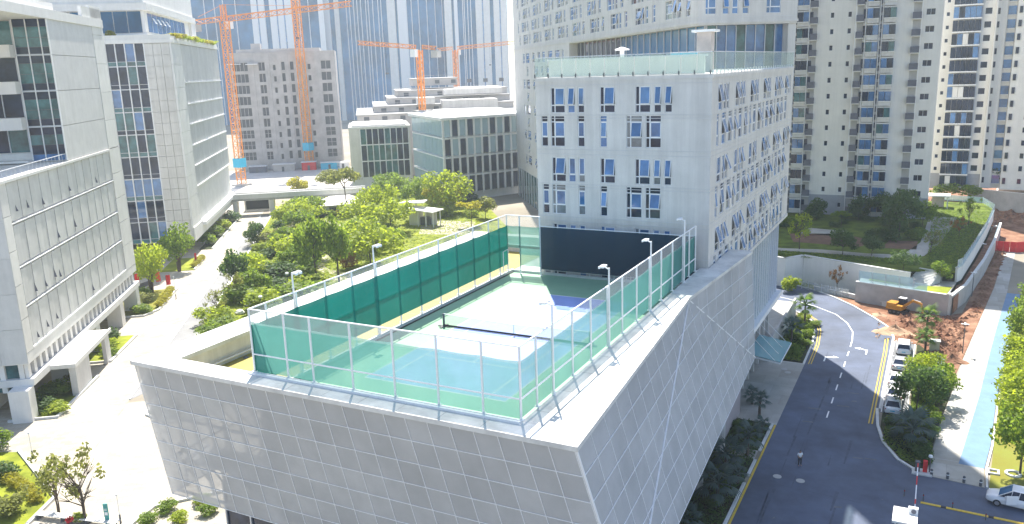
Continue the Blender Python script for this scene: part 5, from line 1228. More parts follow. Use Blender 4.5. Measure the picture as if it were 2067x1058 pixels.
# garden undergrowth: many single shrubs between the lane and the path
rnd = random.Random(5)
for i in range(56):
    u = rnd.uniform(-38, -24); v = rnd.uniform(66, 185)
    if rnd.random() < .3: u, v = rnd.uniform(-30, -22), rnd.uniform(60, 100)
    if abs(u+22) < 3 and v > 100: continue
    x, y = BW(u, v); h = rnd.uniform(1.4, 4.6); wd = h*rnd.uniform(1.2, 1.9)+1; m_ = rnd.choice(('leafA','leafB','leafB','leafC','leafD','leafA','leafA'))
    pl = ('near the roof court' if v < 85 else 'by the round bush' if v < 110 else 'midway along' if v < 140 else 'below the footbridge')+(', kerb side' if u < -31 else ', path side')
    shrub(size_word(h, wd)+' '+CW[m_]+' shrub in the lane planting '+pl, x, y, .05, h, wd, m_, 'shrubs of the lane side planting')
for i in range(30):
    u = rnd.uniform(-12, 22); v = rnd.uniform(118, 222)
    if 0 < u < 16 and 140 < v < 168: continue
    x, y = BW(u, v); h = rnd.uniform(1.0, 4.2); wd = h*rnd.uniform(1.2, 1.8)+.8; m_ = rnd.choice(('leafA','leafB','leafC','leafA'))
    pl = 'before the white pavilion' if v < 142 else 'beside the white pavilion' if v < 170 else 'between the pavilion and the low offices' if v < 200 else 'at the foot of the low offices'
    shrub(size_word(h, wd)+' '+CW[m_]+' shrub on the garden lawn '+pl, x, y, .05, h, wd, m_, 'shrubs round the pavilion')
for l, u, v, h, wd, m_ in (('full bright tree behind the fence screens beyond the broad dense tree',-6,150,9,10,'leafA'),('full yellow green tree between the path and the bright tall tree',-14,160,8,9,'leafA'),('mid green tree at the bend of the curved path',-13,128,8,8,'leafB'),
    ('bright tree on the path side of the round bush',-25,122,7.5,8.5,'leafA'),('broad bright tree on the lane side of the white house',-29,172,7,9,'leafA'),('yellow tree on the lawn beyond the pavilion',10,176,8,9,'leafY'),('dense tree before the gridded low office windows',-4,212,8,9,'leafB')):
    x, y = BW(u, v); tree(l, x, y, .05, h, wd, 'dense', m_, group=G)
for i in range(9):
    u = rnd.uniform(-36, -26); v = 95+i*10; x, y = BW(u, v); h = rnd.uniform(5, 7.5)
    tree(('bright' if i % 2 else 'dark')+' bushy tree in the lane side planting, number '+['one','two','three','four','five','six','seven','eight','nine'][i]+' towards the footbridge', x, y, .05, h, h*1.0, 'dense' if i % 2 else 'round', 'leafA' if i % 2 else 'leafB', group=G)
for i in range(14):
    x, y = rnd.uniform(-2, 27), rnd.uniform(118, 143); h = rnd.uniform(1, 3)
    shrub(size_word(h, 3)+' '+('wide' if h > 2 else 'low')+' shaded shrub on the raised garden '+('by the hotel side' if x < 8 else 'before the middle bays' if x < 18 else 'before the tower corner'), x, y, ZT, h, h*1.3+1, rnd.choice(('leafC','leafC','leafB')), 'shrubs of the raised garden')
for q in ([(4,113),(16,112),(19,118),(12,124),(2,121)],[(20,112.5),(26,113),(26,121),(21,120)]): sheet('bare_earth', q, ZT+.03, mat('garden earth', (.16,.085,.05), .95, 0, .3, .5, .5, 4))
for i in range(16):
    u = -39+rnd.uniform(0, 8); x, y = BW(u, 50+i*2.4); m_ = rnd.choice(('leafA','leafB','leafR','leafY'))
    shrub('small '+CW[m_]+' shrub in the flower bed '+('at the roof corner end' if i < 5 else 'in its middle' if i < 11 else 'beside the wispy trees')+(', kerb side' if u < -35 else ', wall side'), x, y, .05, rnd.uniform(.8, 1.8), rnd.uniform(1.8, 3.2), m_, 'shrubs of the flower bed')
for i in range(14):
    x, y = BW(-26+rnd.uniform(-3, 14), 188+rnd.uniform(-10, 32)); shrub('shrub on the lawn beyond the footbridge', x, y, .05, rnd.uniform(1.4, 3), rnd.uniform(3, 5), rnd.choice(('leafY','leafA','leafB')), 'shrubs beyond the footbridge')
for i, (u, v) in enumerate(((-33,14),(-30,13.6),(-27.5,14.5),(-25.5,16.2),(-31.5,16),(-28.6,16.6))):
    x, y = BW(u, v); shrub('low green shrub in the planter under the panel overhang', x, y, .05, 1.1, 2.0, 'leafA' if i % 2 else 'leafB', 'shrubs in the overhang planter')
strip('kerb', bpts([(-35,12.5),(-33,17),(-27,18.6),(-24,18.4)]), .3, 0, M['kerb'], .25)
sheet('planting_bed', bpts([(-39.4,41),(-36.5,38),(-30,38),(-30,46),(-39,46)]), .08, M['soil']); strip('kerb', bpts([(-39.6,46),(-39.5,41),(-36.5,37.9),(-30,37.9)]), .3, 0, M['kerb'], .25)
x, y = BW(-37.4, 39.6); shrub('dark little shrub in the curved planter below the front panels', x, y, .05, 1.2, 1.8, 'leafC')
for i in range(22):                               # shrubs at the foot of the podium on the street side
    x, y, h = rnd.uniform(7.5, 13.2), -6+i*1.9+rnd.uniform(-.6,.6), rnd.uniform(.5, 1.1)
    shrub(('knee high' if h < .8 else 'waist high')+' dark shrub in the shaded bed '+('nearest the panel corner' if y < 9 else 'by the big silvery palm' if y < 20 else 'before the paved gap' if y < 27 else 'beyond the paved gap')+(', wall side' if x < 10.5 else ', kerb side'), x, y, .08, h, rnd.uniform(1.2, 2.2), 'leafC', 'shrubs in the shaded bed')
for i in range(12):
    h, m_ = rnd.uniform(.6, 1.5), rnd.choice(('leafA','leafB','leafB'))
    shrub(('knee high ' if h < 1 else 'waist high ')+CW[m_]+' shrub in the driveway bed '+('by the pavement' if i < 3 else 'before the dark palm' if i < 5 else 'behind the dark palm' if i < 8 else 'around the tall green palm'), rnd.uniform(10.4, 13.6), 58.5+i*1.65, .1, h, rnd.uniform(1.4, 2.4), m_, 'shrubs in the driveway bed')
# roof terrace planting of the second office
for i in range(12):
    q = dP*(-52.2)+dB*(144+i*4.4); shrub('grassy shrub on the roof terrace edge', q.x, q.y, 49.2, 1.5, 4.2, rnd.choice(('leafY','leafA','leafA')), 'shrubs on the office roof')
x, y = BW(-64.5, 141); shrub('bright round shrub on the office roof beside the blue panes', x, y, 49.4, 2, 2.6, 'leafY')

# palms: every frond is a part
def frond_mesh(m, L, n=13, fan=True):
    b = MB(); b.tube([(0,0,0),(0,L*.28,.10*L),(0,L*.5,.12*L)], [.03,.025,.015], 4)
    for k in range(n):
        a = (k/(n-1)-.5)*(2.6 if fan else .9); l = L*.55*(1-.35*abs(k/(n-1)-.5)*2) if fan else L*.5
        c = Vector((0, L*.48, .12*L)); d = Vector((math.sin(a), math.cos(a), -.12-.30*abs(math.sin(a)))).normalized(); s = Vector((d.y,-d.x,0)).normalized()*L*.032
        t_ = c+d*l+Vector((0,0,-.18*l)); b.poly(c-s*.4, c+d*l*.55-s, t_, c+d*l*.55+s)
    return b.mesh(m, 'frond')
FM = {k: frond_mesh(M[k], 1.0) for k in ('palm','palmG')}
def palm(label, x, y, z, th, R_, m='palm', n=17):
    t = thing('palm_tree', label, 'palm tree', (x,y,z), random.uniform(0,6), 'palms by the driveway')
    b = MB(); b.tube([(0,0,-.05),(.03,0,th*.5),(0,0,th)], [.17,.14,.11], 8)
    for k in range(int(th*4)): b.lathe([(.17,0),(.14,.12)], 8, (.02,0,k*.25))
    part('trunk', b, M['bark'], t)
    for k in range(n):
        el = 1.15-1.75*(k/(n-1)); ob('frond', FM[m], t, (0,0,th), (el, 0, k*2.399), R_*random.uniform(.85,1.1))
palm('fan palm with brownish fronds beside the paved gap in the shaded bed', 13.0, 27.0, .08, 2.2, 2.0)
palm('silvery fan palm against the tilted panels halfway along the shaded bed', 11.6, 23.4, .08, 1.5, 2.5)
palm('big silvery fan palm above the cut palm stump in the shaded bed', 12.3, 17.0, .08, 1.6, 2.7)
palm('fan palm at the far corner of the shaded bed by the pavement', 12.2, 37.6, .05, 2.0, 1.5)
palm('low fan palm beside the pavement and the panel edge', 10.7, 40.8, .05, 1.1, 1.4)
palm('fan palm at the near end of the shaded bed', 11.2, 10.4, .08, 1.2, 1.8)
palm('drooping fan palm touching the yellow kerb line', 13.3, 33.2, .08, .9, 1.3)
palm('small leaning palm on the kerb of the shaded bed', 13.4, 20.6, .08, 1.0, 1.3)
palm('tall green palm in the sunlit end of the driveway bed', 12.0, 73.6, .1, 3.4, 2.4, 'palmG')
palm('dark palm in the middle of the driveway bed', 11.4, 65.0, .1, 2.4, 2.3)
palm('tallest bright palm between the dirt heaps and the parked cars', 28.8, 74.4, .05, 3.4, 2.3, 'palmG')
palm('shorter bright palm in front of the tallest one', 28.8, 68.4, .05, 2.0, 1.9, 'palmG')
palm('pale blue fan palm at the tip of the parking bed', 28.2, 36.6, .05, 1.7, 2.9, 'palm', 19)
# ground cover in the beds: nobody could count it
def cover(name, pts_fn, n, z, m, s=.16):
    b = MB(); r = random.Random(n)
    for _ in range(n):
        x, y = pts_fn(r); a = r.random()*6.28; q = Vector((math.cos(a), math.sin(a), 0))*s*r.uniform(.6,1.5); u = Vector((-q.y, q.x, 0))*.45; hh = Vector((0,0,r.uniform(.05,.3)))
        p = Vector((x,y,z)); b.poly(p-q, p+u+hh*.6, p+q+hh, p-u+hh*.5)
    o = ob(name, b.mesh(m, name)); o['kind'] = 'stuff'
def rubble(n, fn, m, s0, s1):
    r_ = random.Random(n); b = MB()
    for _ in range(n):
        x, y = fn(r_); q = r_.uniform(s0, s1); P = [(x+q*math.cos(a+r_.random())*r_.uniform(.6,1.2), y+q*math.sin(a+r_.random())*r_.uniform(.6,1.2)) for a in (0,1.6,3.1,4.7)]
        t_ = (x+r_.uniform(-.3,.3)*q, y+r_.uniform(-.3,.3)*q, .04+q*r_.uniform(.4,.9)); k = [(p[0],p[1],.03) for p in P]
        for i in range(4): b.poly(k[i], k[(i+1)%4], t_)
    o = ob('rubble', b.mesh(m, 'rubble')); o['kind'] = 'stuff'
rubble(900, lambda r: (lambda y: (r.uniform(24.5+(88-y)*.1 if y > 73 else 29.5, min(32.6+(y-67)*.12, 34)), y))(r.uniform(67,87)), M['dirt'], .12, .6)
rubble(260, lambda r: (lambda y: (r.uniform(34.5+(y-90)*.12, 36.0+(y-90)*.13), y))(r.uniform(88,140)), M['dirt'], .15, .6)
rubble(160, lambda r: (r.uniform(22,31), r.uniform(72,84)), pale, .08, .3)
rubble(300, lambda r: (r.uniform(30,75), r.uniform(172,196)), M['dirt'], .4, 1.6)
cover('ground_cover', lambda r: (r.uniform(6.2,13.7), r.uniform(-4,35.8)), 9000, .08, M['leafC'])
cover('ground_cover', lambda r: (r.uniform(9.8,13.6), r.uniform(57.8,77)), 4500, .1, M['leafB'])
cover('ground_cover', lambda r: (lambda y: (r.uniform(27.8 if y > 44 else 25.4+max(0,36-y)*.55, 30.2), y))(r.uniform(32,66)), 7000, .1, M['leafB'])
cover('grass', lambda r: BW(r.uniform(-39,-8), r.uniform(60,188)), 26000, .06, M['leafA'], .3)
cover('grass', lambda r: BW(r.uniform(-8,22), r.uniform(112,225)), 14000, .06, M['leafA'], .3)
cover('grass', lambda r: (lambda y: (r.uniform(36.4+(y-50)*.115, 54), y))(r.uniform(50,102)), 6000, .05, M['leafA'], .25)
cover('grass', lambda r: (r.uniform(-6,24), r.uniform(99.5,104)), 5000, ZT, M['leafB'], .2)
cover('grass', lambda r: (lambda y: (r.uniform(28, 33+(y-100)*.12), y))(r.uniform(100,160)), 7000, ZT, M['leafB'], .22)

# ------------------------------------------------------------------ footbridge, garden pavilion, white house
br = thing('footbridge', 'pale footbridge on square pillars crossing the end of the asphalt lane', 'bridge', (*BW(-52, 192), 0), AB)
b = MB(); b.box(0,0,4.4,40,4.5,5.0); part('deck', b, M['concrete'], br)
for y in (-.15, 4.35): b = MB(); b.box(0,y,5.0,40,y+.3,6.3); part('parapet', b, M['stone2'], br)
for y in (-.25, 4.3): b = MB(); b.box(0,y,6.3,40,y+.45,6.45); part('handrail', b, M['white'], br)
for x in (1.0, 11.6, 26.6, 38): b = MB(); b.box(x,.6,0,x+1.3,3.9,4.4); part('pillar', b, M['stone2'], br)
t = thing('lane_gate_house', 'low dark opening of the garage ramp below the footbridge', 'garage entrance', (*BW(-48.5, 200), 0), AB)
b = MB(); b.box(0,0,0,7,8,.3); b.box(-.3,0,.3,0,8,3.4); b.box(7,0,.3,7.3,8,3.4); b.box(-.4,-.2,3.4,7.4,8,3.8); part('frame', b, M['stone2'], t)
b = MB(); b.box(0,2,.3,7,2.1,3.4); part('opening', b, M['black'], t)
pv = thing('garden_pavilion', 'white pavilion with two folded flat roofs in the garden', 'pavilion', (*BW(2.6, 158), .09), AB-.5)
for q, z0, z1 in (([(-4.6,-2.4),(4.8,-3.4),(5.6,2.2),(-3.6,2.6)], 4.6, 3.9),([(-7.6,.8),(1.0,-.4),(.2,3.8),(-7.0,4.4)], 5.4, 6.0)):
    b = MB(); hz = [z0+(z1-z0)*(k in (1,2)) for k in range(4)]
    b.v = [(p[0],p[1],h) for p, h in zip(q,hz)]+[(p[0],p[1],h+.28) for p, h in zip(q,hz)]; b.f = [(3,2,1,0),(4,5,6,7),(0,1,5,4),(1,2,6,5),(2,3,7,6),(3,0,4,7)]; part('roof', b, M['roofw'], pv)
b = MB(); b.box(-3.4,-.6,0,-.4,2,4.5); part('wall', b, M['stone2'], pv); b = MB(); b.box(.6,.9,0,3.9,1.2,4.2); part('wall', b, M['stone2'], pv)
for x, y in ((-.2,-1.8),(2.2,-2.2),(4.4,-2.4),(4.8,1.4)): b = MB(); b.box(x-.12,y-.12,0,x+.12,y+.12,4.0); part('post', b, M['white'], pv)
b = MB(); b.box(-.3,-.3,.0,2.4,1.0,2.2); part('opening', b, M['dkgrey'], pv)
wh = thing('garden_house', 'small white house with a hipped pale roof beside the footbridge', 'house', (*BW(-20, 188), 0), AB+.15)
b = MB(); b.box(-5.6,-3.2,0,6.6,4,2.9); part('wall', b, M['stone2'], wh)
b = MB(); b.v = [(-6.6,-4.2,2.9),(7.6,-4.2,2.9),(7.6,5,2.9),(-6.6,5,2.9),(-2.4,.4,5.0),(3.4,.4,5.0)]; b.f = [(0,1,5,4),(1,2,5),(2,3,4,5),(3,0,4),(3,2,1,0)]; part('roof', b, M['roofw'], wh)
for x in (-3.2, 3.2): b = MB(); b.box(x,-3.26,.9,x+2.0,-3.2,2.2); part('window', b, M['glass'], wh)
b = MB(); b.box(.2,-3.26,0,1.3,-3.2,2.2); part('door', b, M['dkgrey'], wh)
def rock(label, x, y, s, seed, m=None):
    r = random.Random(seed); b = MB(); k = 8
    for i, (q, z) in enumerate(((.9,0),(1,.35),(.7,.75),(.2,.95))):
        for j in range(k): a = 2*PI*j/k; f = q*r.uniform(.75,1.2)*s; b.v.append((f*math.cos(a), f*math.sin(a)*.8, z*s*r.uniform(.85,1.1)))
    for i in range(3):
        for j in range(k): b.f.append((i*k+j,i*k+(j+1)%k,(i+1)*k+(j+1)%k,(i+1)*k+j))
    b.f.append(tuple(range(3*k,4*k))); tag(ob('boulder', b.mesh(m or M['stone2'], 'boulder'), None, (x,y,0)), label, 'boulder', 'boulders of the garden')
for i in range(9):
    x, y = BW(-36+rnd.uniform(-2,3), 62+i*5.5); rock('pale boulder between the shrubs by the asphalt lane', x, y, rnd.uniform(.6, 1.3), i)
for i, (u, v) in enumerate(((-27,96),(-12,119),(-30,80))):
    t = thing('garden_lamp', ['white garden lamp head above the shrubs near the floodlight','white garden lamp in the round lawn','white garden lamp by the dark lane side tree'][i], 'lamp', (*BW(u, v), 0), 0)
    b = MB(); b.lathe([(.07,0),(.05,3.6)], 8); part('pole', b, M['dkgrey'], t); b = MB(); b.lathe([(.1,3.6),(.35,3.75),(.35,4.0),(.1,4.15)], 12); part('lamp_head', b, M['lampw'], t)
# banners round the multi stem trees, plaza furniture
for i, (x, y, s) in enumerate(((-113.6,53.2,'by the column under the finned office'),(-110.6,55.8,'behind the multi stem tree'),(-106.2,54.6,'at the plaza side of the bright multi stem tree'),(-120.6,69.8,'before the darker multi stem tree'),(-117.0,71.6,'leaning over beside the yellow hedge'))):
    t = thing('banner', 'red cloth banner on a pole ' + s, 'banner', (x,y,0), AB+.3*i, 'red banners on the plaza')
    b = MB(); b.tube([(0,0,0),(0,0,2.6)], .03, 5); part('pole', b, M['dkgrey'], t); b = MB()
    P = [(0,0),(.25,.06),(.55,-.05),(.9,.04)]
    for (a, c), (d, e) in zip(P, P[1:]): b.poly((a,c,.5),(d,e,.45),(d,e,2.45),(a,c,2.55))
    part('cloth', b, M['red'], t)
t = thing('tree_pit_fence', 'dark cloth fence round the pit of the bright multi stem tree', 'fence', (-110.5,49.4,0), AB+1.1)
for k in range(6): b = MB(); b.box(-6+k*2,0,0,-4.05+k*2,.06,.9); part('panel', b, M['ac'], t)
for l, x, y, h in (('slim plaza lamp beside the yellow corner hedge',-58.2,-4.6,2.9),('slim dark footed plaza lamp beside the teal sign post',-37.1,-9.8,2.85),('thin pale lamp at the kerb of the sunlit bed',BW(-47.8,98)[0],BW(-47.8,98)[1],4.2)):
    t = thing('plaza_lamp', l, 'lamp post', (x,y,0)); b = MB(); b.lathe([(.09,0),(.09,.9)], 8); part('foot', b, M['dkgrey'], t)
    b = MB(); b.lathe([(.045,.9),(.04,h)], 8); part('pole', b, M['lampw'], t); b = MB(); b.lathe([(.05,h),(.14,h+.06),(.1,h+.16)], 10); part('lamp_head', b, M['mull'], t)
t = thing('sign_post', 'narrow teal sign slab standing on the plaza', 'sign', (-38.1,-10.4,0), .5)
b = MB(); b.box(-.2,-.06,0,.2,.06,2.1); part('slab', b, M['tealsign'], t); b = MB(); b.box(-.14,-.07,.95,.14,-.06,1.25); b.box(-.14,-.07,1.4,.1,-.06,1.46); b.box(-.14,-.07,1.55,.12,-.06,1.6); part('print', b, M['lampw'], t)
t = thing('bench', 'long white slatted bench behind the airy trees on the plaza', 'bench', (-41.2,-11.4,0), .24)
for k in range(4): b = MB(); b.box(-4.5,-.3+k*.2,.42,4.5,-.14+k*.2,.47); part('slat', b, M['kerb'], t)
for k in range(4): b = MB(); b.box(-4.2+k*2.7,-.3,0,-4.0+k*2.7,.44,.42); part('leg', b, M['dkgrey'], t)
t = thing('flower_pot', 'bunch of red flowers in a pot by the plaza bench', 'flower', (-41.0,-12.2,0))
b = MB(); b.lathe([(.2,0),(.3,.45)], 10); part('pot', b, M['dkgrey'], t); part('flowers', leaf_cloud(60, [((0,0,.75),(.36,.36,.25))], .16, 3), M['red'], t)

# ------------------------------------------------------------------ vehicles
def car(label, loc, rot, L=4.6, W=1.82, H=1.5, suv=False, body='carw', van=False, group=None, open_door=False):
    t = thing('van' if van else 'parked_car', label, 'van' if van else 'car', loc, rot, group); bm = M[body]
    if van: side = [(-.5*L,.45),(-.5*L,1.0),(-.46*L,1.08),(-.36*L,1.15),(.2*L,1.12),(.5*L,1.05),(.5*L,.4)]
    # lower body: stations along x with half width and sill/belt heights; x>0 is the nose
    z0 = .28; zb = .92 if not suv else 1.02
    if van: zb = 1.05
    st_ = [(-.5*L,.80,.45,zb-.08),(-.47*L,.93,.30,zb),(-.3*L,1.0,z0,zb+.02),(.0,1.0,z0,zb),(.22*L,1.0,z0,zb-.04),(.36*L,.97,z0,zb-.12),(.46*L,.88,.32,zb-.22),(.5*L,.72,.42,zb-.34)]
    b = MB()
    for x, hw, a, c in st_:
        hw *= W/2
        b.v += [(x,-hw*.9,a),(x,-hw,a+.12),(x,-hw,a+(c-a)*.6),(x,-hw*.93,c),(x,-hw*.5,c+.035),(x,hw*.5,c+.035),(x,hw*.93,c),(x,hw,a+(c-a)*.6),(x,hw,a+.12),(x,hw*.9,a)]
    n = 10
    for i in range(len(st_)-1):
        for j in range(n): b.f.append((i*n+j,(i+1)*n+j,(i+1)*n+(j+1)%n,i*n+(j+1)%n))
    b.f += [tuple(range(n)), tuple(range(len(st_)*n-1,(len(st_)-1)*n-1,-1))]
    part('body', b, bm, t, smooth=True)
    # greenhouse: glass house with painted roof and pillars
    if van: g_ = [(-.475*L,zb,.90),(-.44*L,H-.06,.80),(.08*L,H-.02,.80),(.30*L,zb-.02,.88)]
    elif suv: g_ = [(-.475*L,zb,.88),(-.42*L,H-.05,.72),(.06*L,H,.74),(.24*L,zb-.03,.88)]
    else: g_ = [(-.40*L,zb,.88),(-.24*L,H-.05,.68),(.03*L,H-.01,.70),(.24*L,zb-.03,.88)]
    b = MB()
    for x, z, k in g_: b.v += [(x,-k*W/2,z),(x,k*W/2,z)]
    b.f = [(0,2,4,6),(7,5,3,1)]; part('side_window', b, M['glass'], t)
    b = MB(); b.poly(*[tuple(Vector(p)+Vector((0,0,.0))) for p in ((g_[3][0],-g_[3][2]*W/2,g_[3][1]),(g_[3][0],g_[3][2]*W/2,g_[3][1]),(g_[2][0],g_[2][2]*W/2,g_[2][1]),(g_[2][0],-g_[2][2]*W/2,g_[2][1]))]); part('windscreen', b, M['glass2'], t)
    b = MB(); b.poly((g_[0][0],g_[0][2]*W/2,g_[0][1]),(g_[0][0],-g_[0][2]*W/2,g_[0][1]),(g_[1][0],-g_[1][2]*W/2,g_[1][1]),(g_[1][0],g_[1][2]*W/2,g_[1][1])); part('rear_window', b, M['glass'], t)
    b = MB(); k1, k2 = g_[1][2]*W/2, g_[2][2]*W/2
    b.v = [(g_[1][0]-.08,-k1-.02,g_[1][1]),(g_[2][0]+.08,-k2-.02,g_[2][1]),(g_[2][0]+.08,k2+.02,g_[2][1]),(g_[1][0]-.08,k1+.02,g_[1][1]),(g_[1][0]+.1,-k1*.8,g_[1][1]+.07),(g_[2][0]-.15,-k2*.8,g_[2][1]+.06),(g_[2][0]-.15,k2*.8,g_[2][1]+.06),(g_[1][0]+.1,k1*.8,g_[1][1]+.07)]
    b.f = [(4,5,6,7),(0,1,5,4),(1,2,6,5),(2,3,7,6),(3,0,4,7),(3,2,1,0)]; part('roof', b, bm, t)
    b = MB()
    for s in (-1, 1):
        for A_, B_ in ((0,1),(2,3)): b.tube([(g_[A_][0],s*g_[A_][2]*W/2,g_[A_][1]),(g_[B_][0],s*g_[B_][2]*W/2,g_[B_][1])], .045, 4)
        xs = [-.1*L, .06*L] if not van else [-.24*L,-.02*L,.1*L]
        for x in xs: b.tube([(x,s*W/2*.885,zb),(x-.02*L,s*W/2*.775,H-.05)], .035, 4)
    part('pillar', b, bm, t)
    for x in (-.3*L, .31*L):
        for s in (-1, 1):
            q = MB(); q.lathe([(.20,-.11),(.32,-.10),(.335,-.04),(.335,.04),(.32,.10),(.20,.11)], 18)
            o = part('wheel', q, M['black'], t, (x, s*(W/2-.10), .335), (PI/2,0,0)); q = MB(); q.lathe([(.2,-.125),(.05,-.10),(.05,.10),(.2,.125)], 10); part('rim', q, M['rim'], o)
    for s in (-1, 1):
        q = MB(); q.box(-.02,-.16,-.09,.02,.16,.09); part('tail_light', q, M['redl'], t, (-.485*L, s*W*.36, zb-.12))
        q = MB(); q.box(-.05,-.17,-.07,.05,.17,.07); part('headlight', q, M['lampw'], t, (.468*L, s*W*.33, zb-.30))
        q = MB(); q.box(-.08,-.09,-.06,.08,.09,.06); part('mirror', q, bm, t, (.18*L, s*(W/2+.07), zb+.08))
    q = MB(); q.box(-.03,-.24,-.06,.03,.24,.06); part('number_plate', q, M['cyan'], t, (-.497*L, 0, .62))
    q = MB(); q.box(-.06,-W*.42,-.1,.06,W*.42,.1); part('bumper', q, bm, t, (-.492*L, 0, .46)); q = MB(); q.box(-.05,-W*.32,-.06,.05,W*.32,.06); part('grille', q, M['black'], t, (.485*L, 0, .5))
    return t
CG = 'cars parked along the kerb'
car('white sport utility car at the head of the parked row, tail to the camera', (26.1,67.6,.01), PI/2+.03, 4.75, 1.88, 1.68, True, group=CG)
car('silver white saloon second in the parked row with a broad rear window', (25.95,60.8,.01), PI/2, 4.65, 1.84, 1.46, body='cars', group=CG)
car('white saloon half under the tree leaves, third in the parked row', (25.9,54.4,.01), PI/2-.03, 4.6, 1.82, 1.47, group=CG)
car('white car almost hidden by dark leaves in the parked row', (25.9,49.6,.01), PI/2, 4.4, 1.8, 1.5, group=CG)
car('white car at the shaded end of the parked row beside the kerb tip', (25.9,45.6,.01), PI/2+.02, 4.3, 1.8, 1.5, group=CG)
vn = car('white people carrier van crossing at the gate with its side door ajar', (37.2,26.6,.01), PI-.13, 4.9, 1.85, 1.78, van=True)
q = MB(); q.box(-.5,-.03,-.35,.5,.03,.5); part('side_door', q, M['carw'], vn, (.35,1.12,.95), .5)

ex = thing('excavator', 'yellow tracked excavator with a black cab parked on the red earth', 'excavator', (24.6,86.6,.05), -.35); ex.scale = (.82,.82,.82)
for s in (-1, 1):
    b = MB(); P = [(-1.5,0,.15),(-1.65,0,.4),(-1.5,0,.68),(1.5,0,.68),(1.65,0,.4),(1.5,0,.15)]
    b.v = [(x,s*1.0-.25,z) for x,_,z in P]+[(x,s*1.0+.25,z) for x,_,z in P]; b.f = [(5,4,3,2,1,0),(6,7,8,9,10,11)]+[(i,(i+1)%6,6+(i+1)%6,6+i) for i in range(6)]; part('track', b, M['black'], ex)
    for k in range(4): q = MB(); q.lathe([(.2,-.27),(.2,.27)], 12); part('roller', q, M['dkgrey'], ex, (-1.2+k*.8,s*1.0,.4), (PI/2,0,0))
b = MB(); b.prism([(-2.1,-1.15),(-1.6,-1.3),(1.0,-1.3),(1.0,1.3),(-1.6,1.3),(-2.1,1.15)], .85, 1.25); b.prism([(-2.05,-1.1),(-.3,-1.2),(-.3,1.2),(-2.05,1.1)], 1.25, 2.05); b.box(-.3,-1.2,1.25,1.0,-.2,1.7); part('house', b, M['yellow'], ex)
b = MB(); b.v = [(-.3,.25,1.25),(1.25,.25,1.25),(1.25,1.2,1.25),(-.3,1.2,1.25),(-.3,.25,2.85),(.95,.25,2.85),(.95,1.2,2.85),(-.3,1.2,2.85)]; b.f = [(0,1,5,4),(1,2,6,5),(2,3,7,6),(3,0,4,7)]; part('cab', b, M['glass'], ex)
b = MB(); b.box(-.4,.2,2.85,1.0,1.25,2.98); part('cab_roof', b, M['lampw'], ex)
b = MB(); b.v = []
for p, q2, w0 in (((.9,-.3,1.5),(2.6,-.3,3.0),.34),((2.6,-.3,3.0),(4.2,-.3,2.6),.28)): b.tube([p,q2], w0, 4)
part('boom', b, M['yellow'], ex); b = MB(); b.tube([(4.2,-.3,2.75),(4.6,-.3,.9)], .2, 4); part('arm', b, M['orange'], ex)
b = MB(); b.tube([(1.0,-.3,1.2),(2.3,-.3,2.4)], .09, 6); b.tube([(2.8,-.3,3.25),(4.1,-.3,3.0)], .08, 6); part('ram', b, M['rim'], ex)
b = MB(); b.prism([(4.1,-.8),(5.0,-.8),(5.0,.2),(4.1,.2)], .3, .42); b.box(4.1,-.8,.42,4.2,.2,1.0); b.box(4.2,-.8,.42,5.0,-.72,.9); b.box(4.2,.12,.42,5.0,.2,.9); part('bucket', b, M['dkgrey'], ex)

# ------------------------------------------------------------------ gate, booth, bollards, person
gt = thing('barrier_gate', 'red and white barrier gate with its long arm lowered across the driveway', 'barrier', (28.95,30.2,0))
b = MB(); b.box(-.5,-.7,0,1.3,.6,.16); part('base', b, M['kerb'], gt); b = MB(); b.box(-.25,-.25,.16,.2,.25,1.15); part('housing', b, M['dkgrey'], gt); b = MB(); b.box(.45,-.15,.16,.85,.25,1.3); part('card_reader', b, M['red'], gt)
b = MB(); b.lathe([(.06,.16),(.06,1.7)], 8, (1.05,.1,0)); part('post', b, M['dkgrey'], gt); b = MB(); b.lathe([(.05,1.7),(.2,1.75),(.18,1.95),(.05,2.0)], 10, (1.05,.1,0)); part('lamp', b, M['lampw'], gt)
for k in range(10): b = MB(); b.box(-.05,-.3-(k+1)*.95,.98,.05,-.3-k*.95,1.08); part('arm_segment', b, M['red'] if k in (0,3,4,8) else M['white'], gt)
bo = thing('gate_booth', 'small pale gate booth with a white roof and air conditioner on top', 'booth', (28.25,16.3,0))
b = MB(); b.box(-.75,-1.1,0,.75,1.1,.95); b.box(-.75,-1.1,.95,-.65,1.1,2.3); b.box(-.75,1.0,.95,.75,1.1,2.3); part('wall', b, M['stone2'], bo); b = MB(); b.box(.66,-1.0,.95,.72,.98,2.3); b.box(-.6,-1.08,.95,.66,-1.02,2.3); part('window', b, M['glass'], bo)
b = MB(); b.box(-.95,-1.3,2.3,.95,1.3,2.5); part('roof', b, M['roofw'], bo)
b = MB(); b.box(.2,.35,2.5,.95,.75,3.05); part('air_conditioner', b, M['lampw'], bo); b = MB(); b.lathe([(.2,0),(.2,.03)], 14); part('fan', b, M['ac'], bo, (.62,.34,2.78), (PI/2,0,0))
for x, y in ((30.2,29.9),(31.6,29.75),(33.0,29.55),(34.4,29.4)):
    t = thing('bollard', 'short dark bollard closing the concrete path at the gate', 'bollard', (x,y,0), 0, 'dark bollards across the path')
    b = MB(); b.lathe([(.13,0),(.13,.62),(.10,.7),(.03,.74)], 12); part('post', b, M['dkgrey'], t); b = MB(); b.lathe([(.134,.42),(.134,.52)], 12); part('band', b, M['lampw'], t)
